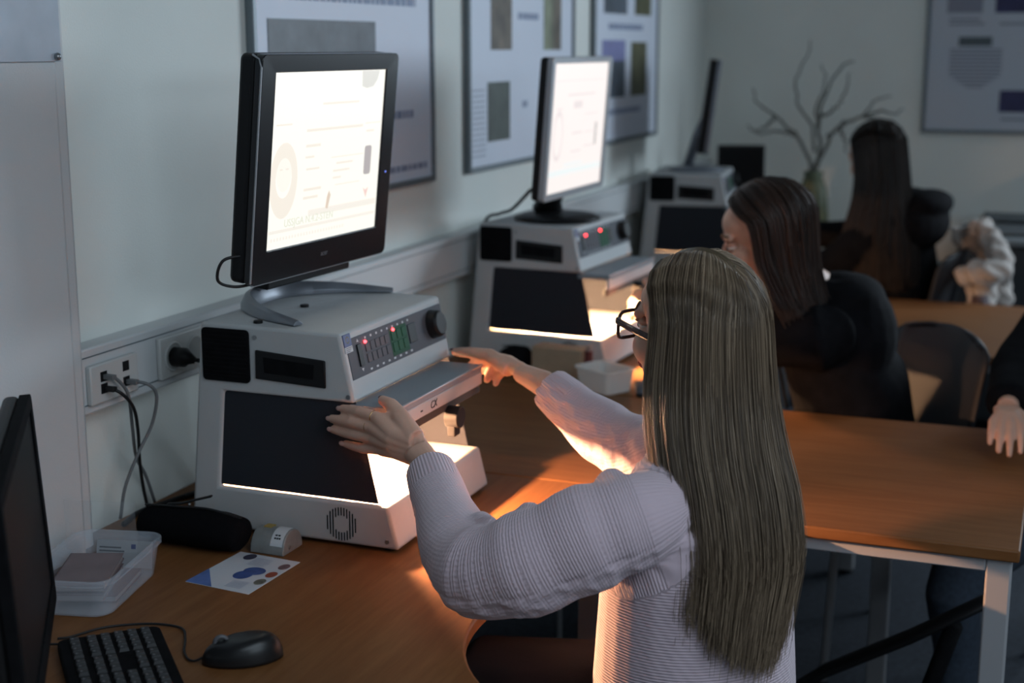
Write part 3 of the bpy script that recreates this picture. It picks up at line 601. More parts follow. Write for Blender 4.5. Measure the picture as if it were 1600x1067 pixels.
# local: X = towards the typist, Y = towards the right-hand end (negative = along the board)
MB().prism(rrect(.150, .445, .014, c=(.075, -.2225)), .002, .017, 'z').build('case', M_BLACKM, kb, world=False, bevel=.003)
for x, y in ((.015, -.03), (.135, -.03), (.015, -.415), (.135, -.415)): MB().cyl((x, y, 0), (x, y, .004), .006, 10).build('rubber_foot', M_BLACK, kb, world=False)
kv = MB(); s_, t_ = .0078, .0060
kv.add([(-s_, -s_, 0), (s_, -s_, 0), (s_, s_, 0), (-s_, s_, 0), (-t_, -t_, .006), (t_, -t_, .006), (t_, t_, .0055), (-t_, t_, .006)], [[0, 3, 2, 1], [4, 5, 6, 7], [0, 1, 5, 4], [1, 2, 6, 5], [2, 3, 7, 6], [3, 0, 4, 7]])
M_KC = mat('keycap', (.020, .020, .022), .45)
key0 = kv.build('key', M_KC, kb, world=False, bevel=.0006); key0.location = (.024, -.018, .0165)
lg = MB().b2((-.004, -.0025, .0058), (-.001, .0015, .0064)).build('legend', mat('key_print', (.13, .13, .14), .6), key0, world=False)
def key_at(x, y, sy=1.0):
    k = key0.copy(); COL.objects.link(k); k.parent = kb; k.location = (x, y, .0165); k.scale = (1, sy, 1)
    l = lg.copy(); COL.objects.link(l); l.parent = k
for r_ in range(6):
    x = .024 + r_ * .0195 + (.005 if r_ else 0)
    for c_ in range(22):
        if r_ == 0 and c_ == 0: continue
        gap = (.008 if c_ >= 4 else 0) + (.008 if c_ >= 7 else 0)
        y = -.018 - c_ * .0187 - gap
        if r_ == 5 and 11 <= c_ <= 16:
            if c_ == 14: key_at(x, y, 5.6)
            continue
        if r_ == 3 and 4 <= c_ <= 6: continue
        key_at(x, y)
cable('keyboard_cord', [K0 + (.02, .01, .01), K0 + (-.03, .005, .004), K0 + (-.06, .01, .004)], .002, M_CABLE, kb)
# mouse
ms = thing('computer_mouse', 'black wired computer mouse on the table in front of the keyboard', 'mouse', (-1.077, 1.672, TZ), rot=(0, 0, yaw))
V = []; F = []; nu, nv = 28, 14
for i in range(nv + 1):
    t = i / nv
    for j in range(nu):
        a = 2 * PI * j / nu; cx_, sy_ = math.cos(a), math.sin(a)
        wv = .031 * (1 + .06 * cx_ - .10 * (1 - cx_ ** 2) * 0) * (1 - .08 * math.cos(a * 2))
        q = math.cos(t * PI / 2) ** .45; h = math.sin(t * PI / 2)
        V.append((.059 * cx_ * q, wv * sy_ * q, .002 + h * (.036 + .006 * cx_ * q)))
    if i: F += [[(i - 1) * nu + j, (i - 1) * nu + (j + 1) % nu, i * nu + (j + 1) % nu, i * nu + j] for j in range(nu)]
F.append(list(range(nu))[::-1])
MB().add(V, F).build('shell', mat('mouse_black', (.012, .012, .013), .32), ms, smooth=True, world=False)
MB().tube([(-.030 + .009 * math.cos(a), 0, .031 + .009 * math.sin(a)) for a in np.linspace(0, 2 * PI, 18)[:-1]], .0035, 8, closed=True, ref=(0, 1, 0)).build('scroll_wheel', mat('wheel_grey', (.10, .10, .11), .35), ms, smooth=True, world=False)
cable('mouse_cord', [(-1.122, 1.640, .731), (-1.135, 1.636, .7245), (-1.150, 1.640, .7235), (-1.171, 1.662, .7235), (-1.195, 1.700, .7235), (-1.222, 1.731, .7235), (-1.262, 1.733, .7235), (-1.30, 1.718, .7235), (-1.336, 1.690, .7235), (-1.352, 1.660, .7235), (-1.362, 1.64, .7235), (-1.375, 1.63, .7235)], .0019, M_CABLE, ms, 80)
# clear plastic box
cb = thing('plastic_box', 'clear plastic box of passport booklets behind the keyboard', 'box', (-1.447, 1.815, TZ), rot=(0, 0, R(13.2)), group='clear plastic boxes')
def loft_box(w, l, h, taper, r, wall, rim):
    mb = MB(); n = len(rrect(1, 1, .1)); rings = []
    def ring(k, z): return [(x, y, z) for x, y in rrect(w * k, l * k, r)]
    o = [ring(1 - taper, .001), ring(1 - taper * .3, h * .6), ring(1, h - rim)] ; 
    V = []; 
    for q in o: V += q
    V += [(x, y, h - rim) for x, y in rrect(w + .010, l + .010, r + .005)]; V += [(x, y, h) for x, y in rrect(w + .010, l + .010, r + .005)]
    V += [(x, y, h) for x, y in rrect(w - .004, l - .004, r - .002)]
    inn = [(x, y, .003) for x, y in rrect(w * (1 - taper) - 2 * wall, l * (1 - taper) - 2 * wall, r - wall)]; V += inn
    F = []; K = 7
    for i in range(K - 1):
        for j in range(n): F.append([i * n + j, i * n + (j + 1) % n, (i + 1) * n + (j + 1) % n, (i + 1) * n + j])
    F.append(list(range(n))[::-1]); F.append([(K - 1) * n + j for j in range(n)])
    return mb.add(V, F)
loft_box(.148, .236, .064, .10, .028, .0016, .009).build('tub', M_CLEAR, cb, smooth=False, world=False, bevel=.0008)
M_PASS = mat('booklet_cover', (.20, .15, .155), .6, var=.1, scale=20); M_PAGE = mat('booklet_page', (.30, .27, .27), .7); M_CLARET = mat('booklet_claret', (.09, .03, .035), .6)
for k, (x, y, z, rz, rx, mm, lab) in enumerate([(.012, .005, .006, 4, 0, M_CLARET, 'dark claret booklet at the bottom of the near plastic box'), (-.004, -.02, .019, 8, 3, M_PASS, 'brown booklet in the middle of the pile in the near plastic box'), (-.004, -.016, .0345, 9, 4, M_PASS, 'topmost brownish booklet of the pile in the near plastic box')]):
    q = thing('passport_booklet', lab, 'booklet', (0, 0, 0), group='booklets in the near plastic box')
    q.matrix_basis = cb.matrix_basis @ Matrix.Translation((x, y, z)) @ Euler((R(rx), 0, R(rz))).to_matrix().to_4x4()
    MB().b2((-.044, -.0625, 0), (.044, .0625, .0012)).b2((-.044, -.0625, .0098), (.044, .0625, .011)).b2((-.044, -.0625, 0), (-.0425, .0625, .011)).build('cover', mm, q, world=False)
    MB().b2((-.042, -.061, .0012), (.042, .061, .0098)).build('pages', M_PAGE, q, world=False)
lf = thing('info_slip', 'white printed slip standing at the far end of the near plastic box', 'paper', (0, 0, 0))
lf.matrix_basis = cb.matrix_basis @ Matrix.Translation((.01, .092, .008)) @ Euler((R(-14), 0, 0)).to_matrix().to_4x4()
MB().b2((-.05, 0, 0), (.05, .0006, .046)).build('sheet', mat('slip_paper', (.33, .34, .36), .7), lf, world=False)
MB().b2((.012, -.0004, .032), (.020, 0, .040)).build('blue_flag', M_BLUE, lf, world=False)
mb = MB()
for k in range(4): mb.b2((-.045, -.0003, .014 + k * .006), (.0 - .006 * (k % 2), 0, .0165 + k * .006))
mb.build('text_lines', M_PANEL, lf, world=False)
fl = tag(MB().add([(-1.52, 1.84, .775), (-1.40, 1.868, .775), (-1.425, 1.90, .85), (-1.545, 1.87, .85), (-1.519, 1.8405, .775), (-1.399, 1.8685, .775), (-1.424, 1.9005, .85), (-1.544, 1.8705, .85)], [[0, 1, 2, 3], [7, 6, 5, 4], [0, 4, 5, 1], [1, 5, 6, 2], [2, 6, 7, 3], [3, 7, 4, 0]]).build('plastic_sleeve', mat('film', (.5, .52, .55), .2, alpha=.06)), 'thin clear film sleeve leaning out of the near plastic box', 'sleeve')
# pencil case
pc = thing('pencil_case', 'black fabric pencil case with a pull strap, left of the nearest device', 'pencil case', (-1.42, 2.062, TZ))
mb = MB().tube([(-.105, 0, .032), (-.098, 0, .033), (-.06, 0, .035), (0, 0, .036), (.06, .0, .035), (.098, 0, .033), (.106, 0, .031)], [(.024, .020), (.036, .028), (.042, .033), (.043, .0345), (.043, .034), (.037, .030), (.026, .020)], 20, ref=(0, 0, 1))
finish(fuse(mb, .004, 6), 'case_body', mat('case_fabric', (.005, .005, .006), .95, bump=.6, bscale=400, spec=.05), pc, smooth=True, world=False)
MB().tube(spline([(-.1, .0, .066), (-.03, -.004, .0715), (.03, .004, .0715), (.1, .0, .064)], 24), [(.004, .0015)] * 24, 8).build('zipper', M_BLACK, pc, smooth=True, world=False)
MB().tube(spline([(-.06, .012, .068), (-.03, .012, .073), (.0, .012, .083), (.03, .014, .092)], 20), [(.007, .0022)] * 20, 8).build('pull_strap', M_BLACK, pc, smooth=True, world=False)
MB().ell((-.012, .008, .074), (.003, .003, .003), nu=8, nv=6).build('zip_pull', M_SCREW, pc, smooth=True, world=False)
# grey dispenser with white label
dp = thing('tape_dispenser', 'grey translucent half-round dispenser with a white label, by the nearest device', 'dispenser', (-1.275, 2.103, TZ))
prof = [(.034 * math.cos(a), .004 + .036 * math.sin(a)) for a in np.linspace(0, PI, 20)] + [(-.034, 0), (.034, 0)]
MB().prism(prof, -.034, .034, 'x').build('shell', mat('grey_shell', (.20, .205, .20), .35, var=.15, scale=30), dp, world=False, bevel=.002)
lab_ = [(.0345 * math.cos(a), .0044 + .0365 * math.sin(a)) for a in np.linspace(R(75), R(160), 12)] + [(.034 * math.cos(a), .004 + .036 * math.sin(a)) for a in np.linspace(R(160), R(75), 12)]
lb = MB().prism([(-y, z) for y, z in lab_][::-1], .006, .030, 'x')
lbl = MB().prism([(y, z) for y, z in lab_], .006, .030, 'x').build('white_label', M_WHITEP, dp, world=False)
mb = MB()
for x in (.012, .0165, .021): mb.b2((x, -.0262, .0275), (x + .003, -.0240, .0305))
for x in (.012, .018): mb.b2((x, -.0220, .0320), (x + .004, -.0195, .0345))
mb.build('label_print', M_BLACK, lbl, world=False)
MB().b2((-.022, -.005, .0385), (-.006, .012, .0408)).build('yellow_mark', mat('mark_yellow', (.35, .24, .06), .5), dp, world=False)
MB().cyl((.033, -.012, .010), (.036, -.012, .010), .004, 10).build('end_screw', M_SCREW, dp, world=False)
# flyer
q0, q1, q2, q3 = [np.array((*p, TZ)) for p in ((-1.334, 1.906), (-1.205, 1.895), (-1.200, 2.056), (-1.325, 2.064))]
fy = thing('flyer', 'white flyer with a blue oval print lying beside the pencil case', 'flyer', tuple((q0 + q2) / 2))
def onf(u, v, h=.0008): return (q0 * (1 - u) * (1 - v) + q1 * u * (1 - v) + q2 * u * v + q3 * (1 - u) * v) + np.array((0, 0, h))
MB().add([onf(0, 0, 0), onf(1, 0, 0), onf(1, 1, 0), onf(0, 1, 0), onf(0, 0), onf(1, 0), onf(1, 1), onf(0, 1)], [[3, 2, 1, 0], [4, 5, 6, 7], [0, 1, 5, 4], [1, 2, 6, 5], [2, 3, 7, 6], [3, 0, 4, 7]]).build('sheet', M_PAPER, fy)
def disc(u, v, ru, rv, m, name, a=0, n=24, h=.0011):
    MB().add([onf(u + ru * math.cos(t) * math.cos(a) - rv * math.sin(t) * math.sin(a), v + ru * math.cos(t) * math.sin(a) + rv * math.sin(t) * math.cos(a), h) for t in np.linspace(0, 2 * PI, n)[:-1]], [list(range(n - 1))]).build(name, m, fy)
M_FB = mat('flyer_blue', (.045, .085, .25), .5, var=.25, scale=60)
disc(.55, .42, .13, .12, M_FB, 'blue_print'); disc(.62, .56, .16, .11, M_FB, 'blue_print', h=.0014)
for u, v in ((.90, .80), (.90, .55), (.90, .33)):
    disc(u, v, .075, .085, {.80: mat('fp1', (.16, .09, .10), .5, var=.5, scale=80), .55: mat('fp2', (.28, .06, .03), .5, var=.3, scale=80), .33: mat('fp3', (.15, .14, .11), .5, var=.5, scale=80)}[v], 'round_photo')
disc(.25, .9, .09, .09, mat('fp4', (.04, .04, .07), .5), 'round_photo')
MB().add([onf(0, 0, .0011), onf(.42, 0, .0011), onf(.0, .42, .0011)], [[0, 1, 2]]).build('blue_corner', mat('flyer_blue2', (.10, .17, .42), .5, var=.3, scale=20), fy)
mb = MB()
for k in range(7):
    u0 = .30 + .0 * k; v0 = .08 + k * .028
    mb.add([onf(a, b, .0011) for a, b in ((u0 + .25, v0), (u0 + .5, v0), (u0 + .5, v0 + .008), (u0 + .25, v0 + .008))], [[0, 1, 2, 3]])
for k in range(9):
    v0 = .70 + k * .025; mb.add([onf(a, b, .0011) for a, b in ((.36, v0), (.36 + .3 * random.uniform(.7, 1), v0), (.36 + .3, v0 + .008), (.36, v0 + .008))], [[0, 1, 2, 3]])
mb.build('text_lines', MP_TX, fy)

# ------------------------------------------------------------------ things in front of the second device
bx = thing('carton', 'beige cardboard box in front of the second device', 'box', (-1.25, 3.56, TZ), rot=(0, 0, R(-8)))
MB().b2((-.075, -.03, 0), (.075, .03, .085)).build('box_body', mat('beige_card', (.33, .25, .17), .8, var=.08, scale=20), bx, world=False, bevel=.002)
MB().b2((-.0755, -.004, .0845), (.0755, .004, .0856)).build('tape_strip', mat('tape_tan', (.38, .30, .2), .3), bx, world=False)
pch = thing('pouch', 'small black pouch beside the beige cardboard box', 'pouch', (-1.395, 3.60, TZ))
finish(fuse(MB().ell((0, 0, .035), (.055, .03, .034)).ell((.02, 0, .035), (.03, .025, .036)), .005, 5), 'pouch_body', M_JACKET, pch, smooth=True, world=False)
MB().tube([(-.04, -.005, .066), (0, -.006, .071), (.04, -.005, .067)], .002, 6).build('zipper', M_BLACK, pch, world=False)
mk = thing('marker_pen', 'dark red marker standing between cardboard box and clear tray', 'pen', (-1.163, 3.535, TZ))
MB().tube([(0, 0, 0), (0, 0, .06), (0, 0, .062), (0, 0, .085)], [.012, .012, .011, .011], 14, ref=(1, 0, 0)).build('barrel', mat('marker_red', (.10, .02, .02), .5), mk, world=False)
MB().cyl((0, 0, .085), (0, 0, .098), .008).build('cap', M_SCREW, mk, world=False)
cb2 = thing('plastic_box', 'small clear plastic tray gleaming beside the blonde person\'s cheek', 'box', (-1.095, 3.465, TZ), rot=(0, 0, R(60)), group='clear plastic boxes')
loft_box(.10, .13, .062, .12, .015, .0016, .006).build('tub', mat('clear_plastic_milky', (.85, .83, .8), .25, alpha=.55), cb2, world=False, bevel=.0008)
ph = thing('mobile_phone', 'dark phone lying right of the small clear tray', 'phone', (-.985, 3.50, TZ), rot=(0, 0, R(20)))
MB().prism(rrect(.075, .15, .01), .0, .009, 'z').build('phone_body', M_BEZEL, ph, world=False, bevel=.001)
MB().prism(rrect(.068, .142, .008), .009, .0094, 'z').build('phone_glass', mat('phone_glass', (.02, .02, .03), .1), ph, world=False)

# ------------------------------------------------------------------ far end: dark screen, twigs, cabinet
dk = thing('desktop_screen', 'small black screen behind the farthest device', 'monitor', (-1.31, 6.02, TZ), rot=(0, 0, R(-72)))
MB().box((0, 0, .37), (.02, .20, .20), Euler((0, R(-6), 0)).to_matrix()).build('panel', M_BLACK, dk, world=False, bevel=.005)
MB().box((.011, 0, .372), (.002, .18, .17), Euler((0, R(-6), 0)).to_matrix()).build('screen', mat('screen_off', (.005, .005, .006), .5, spec=.12), dk, world=False)
MB().b2((-.03, -.02, .01), (-.01, .02, .3)).build('stand_neck', M_BLACK, dk, world=False, bevel=.003)
MB().prism(rrect(.13, .16, .03), 0, .012, 'z').build('stand_foot', M_BLACK, dk, world=False, bevel=.003)
vs_ = thing('vase_of_twigs', 'bare curling twigs in a dull green vase by the end wall', 'plant', (-1.06, 6.30, 0))
sb = thing('side_cabinet', 'low pale cabinet below the twigs', 'cabinet', (-1.1, 6.35, 0))
MB().b2((-1.60, 6.15, .06), (-.72, 6.62, .72)).build('carcass', M_SOCK, sb, bevel=.003)
MB().b2((-1.58, 6.17, 0), (-.74, 6.6, .06)).build('plinth', M_BLACK, sb)
for x0, x1 in ((-1.595, -1.163), (-1.157, -.725)):
    d = MB().b2((x0, 6.132, .07), (x1, 6.15, .71)).build('door', M_SOCK, sb, bevel=.002); MB().b2(((x0 + x1) / 2 - .05, 6.118, .6), ((x0 + x1) / 2 + .05, 6.132, .612)).build('handle', M_SCREW, d)
MB().tube([(-1.06, 6.36, .72), (-1.06, 6.36, .74), (-1.06, 6.36, .85), (-1.06, 6.36, .98), (-1.06, 6.36, 1.04), (-1.06, 6.36, 1.06)], [.05, .055, .075, .06, .04, .046], 24, ref=(1, 0, 0)).build('vase', mat('vase_green', (.10, .12, .07), .4, var=.2, scale=20), vs_, smooth=True)
M_TWIG = mat('twig_bark', (.15, .15, .135), .9, var=.3, scale=50)
tw = [[(0, 0, 0), (.03, 0, .14), (.02, .0, .30), (.06, 0, .44), (.14, 0, .56), (.19, -.02, .58)],
      [(0, 0, 0), (-.04, .02, .10), (-.12, .02, .22), (-.22, .0, .30), (-.30, -.02, .36), (-.35, 0, .44)],
      [(0, 0, 0), (.05, 0, .12), (.13, 0, .26), (.24, 0, .30), (.30, 0, .38), (.38, 0, .41)],
      [(.06, 0, .20), (.18, .0, .28), (.27, .02, .30), (.36, .02, .27), (.42, 0, .22)],
      [(-.10, .02, .20), (-.20, .01, .22), (-.30, 0, .21), (-.38, 0, .25)],
      [(.03, 0, .30), (.10, -.02, .34), (.16, -.03, .44), (.17, -.03, .52)],
      [(0, 0, .12), (-.03, .03, .26), (-.10, .03, .36), (-.12, .03, .48), (-.06, .03, .60), (-.05, .03, .68)],
      [(.13, 0, .26), (.16, 0, .18), (.17, 0, .12)], [(.24, 0, .30), (.33, -.02, .33), (.40, -.02, .32), (.45, 0, .34)],
      [(-.22, 0, .30), (-.27, .02, .24), (-.34, .02, .22)], [(.02, 0, .22), (.0, -.03, .34), (.05, -.04, .46), (.03, -.04, .55)]]
for k, P in enumerate(tw):
    P = np.array(P) * (.82, 1, .86) + np.array((-1.06, 6.36, 1.04 - .0)); n = 24; S = spline(P, n)
    S[1:] += rng.normal(0, .004, (n - 1, 3)); MB().tube(S, list(np.linspace(.010 if k < 3 else .007, .0025, n)), 7).build('twig', M_TWIG, vs_, smooth=True)
cbn = thing('dark_cabinet', 'low dark cabinet with a grey top at the right by the end wall', 'cabinet', (0.1, 6.4, 0))
MB().b2((-.42, 6.15, .05), (1.2, 6.68, .80)).build('carcass', mat('cabinet_dark', (.035, .04, .045), .6), cbn, bevel=.003)
MB().b2((-.44, 6.12, .80), (1.22, 6.69, .825)).build('cabinet_top', mat('cabinet_top', (.25, .27, .28), .5), cbn, bevel=.003)
for x0, x1 in ((-.415, .39), (.395, 1.195)):
    d = MB().b2((x0, 6.132, .07), (x1, 6.15, .79)).build('door', mat('cabinet_dark', (.035, .04, .045), .6), cbn, bevel=.002); MB().b2((x1 - .06, 6.118, .5), (x1 - .045, 6.132, .62)).build('handle', M_SCREW, d)
bdr = thing('ring_binder', 'dark ring binder lying on the low dark cabinet', 'binder', (-.12, 6.38, .825))
MB().b2((-.22, -.14, 0), (.20, .14, .006)).b2((-.22, -.14, .062), (.20, .14, .068)).b2((-.22, -.14, 0), (-.212, .14, .068)).build('cover', mat('binder_dark', (.05, .06, .065), .6), bdr, world=False)
MB().b2((-.17, -.13, .008), (.19, .13, .05)).build('pages', mat('binder_pages', (.3, .32, .33), .8), bdr, world=False)
MB().cyl((-.215, -.141, .034), (-.215, -.139, .034), .012).build('spine_hole', M_BLACKM, bdr, world=False)

# ------------------------------------------------------------------ chairs
def make_chair(name, label, group, loc, rz):
    # local: faces -X, origin on the floor below the seat centre
    t = thing(name, label, 'chair', (0, 0, 0), group=group)
    V = []; F = []; nu, nv = 13, 17
    prof = spline([(-.20, .455), (-.10, .447), (.08, .44), (.17, .455), (.205, .52), (.215, .64), (.235, .76), (.255, .855), (.262, .875)], nv)
    for i, (px, pz) in enumerate(prof):
        u = i / (nv - 1); hw = .205 if u < .45 else .215
        if u > .8: hw *= math.sqrt(max(.02, 1 - ((u - .8) / .2) ** 2 * .55))
        if u < .12: hw *= .92
        for j in range(nu):
            v = -1 + 2 * j / (nu - 1); c = (1 - v * v)
            V.append((px + (-.035 * v * v if u > .5 else 0), hw * v, pz + (.012 * v * v if u < .5 else -.02 * v * v * (u > .85))))
    for i in range(nv - 1):
        for j in range(nu - 1): F.append([i * nu + j, i * nu + j + 1, (i + 1) * nu + j + 1, (i + 1) * nu + j])
    sh = MB().add(V, F).build('seat_shell', M_CHAIR, t, smooth=True, recalc=False); so = sh.modifiers.new('s', 'SOLIDIFY'); so.thickness = .010; so.offset = 0
    for sx in (-1, 1):
        for sy in (-1, 1): 
            l = MB().tube([(sx * .13, sy * .14, .437), (sx * .17, sy * .18, .40), (sx * .205, sy * .205, .008)], .011, 10, ref=(0, 1, 0)).build('leg', M_LEG, t, smooth=True)
            MB().cyl((sx * .205, sy * .205, 0), (sx * .205, sy * .205, .02), .014, 10).build('foot_glide', M_BLACK, l)
    MB().tube([(-.14, -.15, .425), (.14, -.15, .425), (.14, .15, .425), (-.14, .15, .425)], .010, 8, closed=True).build('seat_frame', M_LEG, t, smooth=True)
    t.location = loc; t.rotation_euler = (0, 0, rz); return t
ch2 = make_chair('school_chair', 'dark plastic chair of the laughing dark-jacketed person at the second device', 'dark plastic chairs', (-.46, 3.72, 0), R(38))
def chair_copy(label, loc, rz):
    c = copy_tree(ch2); c['label'] = label; c.location = loc; c.rotation_euler = (0, 0, rz); return c
chair_copy('dark chair with the pale fleece jacket, under the farthest person', (-.60, 5.47, 0), R(-8))
chair_copy('dark chair of the person whose hand lies on the table', (.28, 3.90, 0), R(55))
st = thing('stool', 'dark stool under the blonde person in the white sweater', 'stool', (-.45, 2.06, 0))
MB().tube([(-.45, 2.06, .385), (-.45, 2.06, .40), (-.45, 2.06, .428), (-.45, 2.06, .438)], [.15, .165, .165, .15], 28, ref=(1, 0, 0)).build('seat', M_CHAIR, st)
MB().cyl((-.45, 2.06, .05), (-.45, 2.06, .386), .025).build('column', M_BLACK, st)
for k in range(5):
    a = k * 2 * PI / 5 + .3; MB().tube([(-.45, 2.06, .07), (-.45 + .24 * math.cos(a), 2.06 + .24 * math.sin(a), .02)], [.018, .012], 8).build('leg', M_BLACK, st)
    MB().ell((-.45 + .235 * math.cos(a), 2.06 + .235 * math.sin(a), .018), (.018,) * 3, nu=10, nv=6).build('glide', M_BLACK, st)
# slanted black frame below the front table, and slim pole
ft = thing('folded_frame', 'slanted black metal frame standing on the carpet under the front table', 'frame', (-.25, 2.9, 0))
MB().tube([(-.56, 2.97, .14), (-.42, 2.94, .27), (-.24, 2.90, .395), (-.07, 2.85, .53)], [(.012, .032)] * 4, 10, ref=(0, 1, 0)).build('top_rail', M_BLACK, ft, smooth=True)
MB().tube([(-.155, 2.88, .44), (-.20, 2.88, .28), (-.27, 2.88, .015)], [(.018, .035)] * 3, 8, ref=(0, 1, 0)).build('strut', M_BLACKM, ft, smooth=True)
MB().tube([(-.54, 2.965, .15), (-.60, 2.96, .015)], [(.012, .03)] * 2, 8, ref=(0, 1, 0)).build('strut', M_BLACKM, ft, smooth=True)
pl_ = thing('floor_pole', 'slim grey pole seen below the table edge under the raised arm', 'pole', (-1.13, 3.22, 0))
MB().cyl((-1.13, 3.22, .01), (-1.13, 3.22, .695), .0065, 12).build('rod', M_LEG, pl_, smooth=True); MB().cyl((-1.13, 3.22, 0), (-1.13, 3.22, .012), .03).build('base_plate', M_LEG, pl_)

# ------------------------------------------------------------------ people
def head_frame(az, pitch, roll=0):
    f = np.array((math.cos(R(az)), math.sin(R(az)), 0)); l = np.array((-f[1], f[0], 0)); z = np.array((0, 0, 1.))
    f2 = f * math.cos(R(pitch)) - z * math.sin(R(pitch)); u2 = np.cross(f2, l); u2 = u2 if u2[2] > 0 else -u2
    if roll: l2 = l * math.cos(R(roll)) + u2 * math.sin(R(roll)); u2 = np.cross(f2, l2); l = l2
    return np.column_stack([f2, l, u2])
def add_head(mb, HC, RM, NB, neck_r=.052):
    HC = np.array(HC, float)
    def P(*p): return HC + RM @ np.array(p, float)
    def E(c, r): mb.ell(P(*c), r, RM, 24, 14)
    E((-.012, 0, .035), (.096, .076, .088)); E((.028, 0, -.035), (.062, .060, .076)); E((.060, 0, -.098), (.027, .027, .021)); E((.043, 0, .048), (.051, .062, .048))
    for s in (1, -1):
        mb.tube([P(-.005, s * .060, -.035), P(.005, s * .056, -.07), P(.055, s * .013, -.100)], [.020, .021, .019], 12)
        E((.055, s * .036, -.026), (.032, .027, .032)); E((-.012, s * .073, -.006), (.017, .007, .029)); E((.095, s * .010, -.031), (.011, .008, .008))
        mb.tube([P(.091, s * .010, .022), P(.088, s * .030, .027), P(.074, s * .052, .022)], [.007, .009, .008], 10)
    mb.tube([P(.084, 0, .020), P(.098, 0, -.004), P(.111, 0, -.024), P(.108, 0, -.034)], [.008, .010, .012, .009], 12)
    E((.090, 0, -.060), (.011, .023, .0065)); E((.088, 0, -.070), (.011, .019, .0065))
    mb.tube([P(-.028, 0, -.03), P(-.03, 0, -.08), NB], [neck_r, neck_r, neck_r * 1.15], 18)
def face_parts(body, HC, RM, smile=0, brow=M_BROW):
    HC = np.array(HC, float)
    def P(*p): return HC + RM @ np.array(p, float)
    for s in (1, -1):
        e = MB().ell(P(.0775, s * .031, .003), (.0125, .0110, .0075), RM, 16, 10).build('eye', M_EYEW, body, smooth=True)
        MB().ell(P(.0895, s * .031, .001), (.003, .0055, .0055), RM, 12, 8).build('iris', M_IRIS, e, smooth=True)
        MB().ell(P(.0770, s * .031, .0075), (.0138, .0125, .0070), RM, 14, 10).build('eyelid', body.data.materials[0], body, smooth=True)
        MB().tube([P(.088, s * .020, .0115), P(.0915, s * .031, .0135), P(.085, s * .043, .0105)], .0028, 8).build('eyelid', body.data.materials[0], body, smooth=True)
        MB().tube([P(.097, s * .012, .027), P(.096, s * .030, .0335), P(.080, s * .052, .029)], [.003, .0035, .002], 8).build('eyebrow', brow, body, smooth=True)
    MB().tube([P(.093, .024 + .004 * smile, -.063 + .006 * smile), P(.1005, .010, -.0605), P(.1015, 0, -.0620), P(.1005, -.010, -.0605), P(.093, -.024 - .004 * smile, -.063 + .006 * smile)], [.002, .0042, .004, .0042, .002], 8).build('lip', M_LIP, body, smooth=True)
    MB().tube([P(.092, .022, -.066 + .004 * smile), P(.0985, .010, -.0715), P(.099, 0, -.0725), P(.0985, -.010, -.0715), P(.092, -.022, -.066 + .004 * smile)], [.002, .0045, .005, .0045, .002], 8).build('lip', M_LIP, body, smooth=True)
def hand_auto(mb, wrist, d, n, s, curl=20, sc=1.0, thumb_curl=10, spread=1.0):
    # d fingers, n back of the hand, s towards the thumb
    w = np.array(wrist, float); d, n, s = [np.array(v, float) / np.linalg.norm(v) for v in (d, n, s)]
    tips = []
    for off, ln, kn in ((.029, .072, .088), (.009, .080, .092), (-.011, .074, .087), (-.029, .058, .078)):
        m = w + (d * kn + s * off) * sc; mb.tube([w + s * off * .55 * sc, (w + m) / 2 + n * .004 * sc, m], [(.015 * sc, .013 * sc), (.0145 * sc, .0125 * sc), (.0115 * sc, .011 * sc)], 12)
        P = [m]; a = 0
        dd = d + s * off * 1.6 * spread; dd /= np.linalg.norm(dd)
        for k, fr in enumerate((.45, .30, .25)):
            a += R(curl) * (1, 1.2, .8)[k]; P.append(P[-1] + (dd * math.cos(a) - n * math.sin(a)) * ln * fr * sc)
        mb.tube(P, [.0098 * sc, .0088 * sc, .0078 * sc, .0066 * sc], 12); mb.ell(P[-1], (.0066 * sc,) * 3, nu=10, nv=8); tips.append((P[-1], P[-2]))
    t0 = w + (d * .018 + s * .020) * sc; t1 = w + (d * .050 + s * .046) * sc - n * .006 * sc; td = d * .85 + s * .45 - n * math.sin(R(thumb_curl)); td /= np.linalg.norm(td)
    t2 = t1 + td * .032 * sc; t3 = t2 + (td * .9 + d * .3) * .022 * sc
    mb.tube([t0, t1, t2, t3], [.015 * sc, .0125 * sc, .0105 * sc, .008 * sc], 12); mb.ell(t3, (.008 * sc,) * 3, nu=10, nv=8)
    return tips
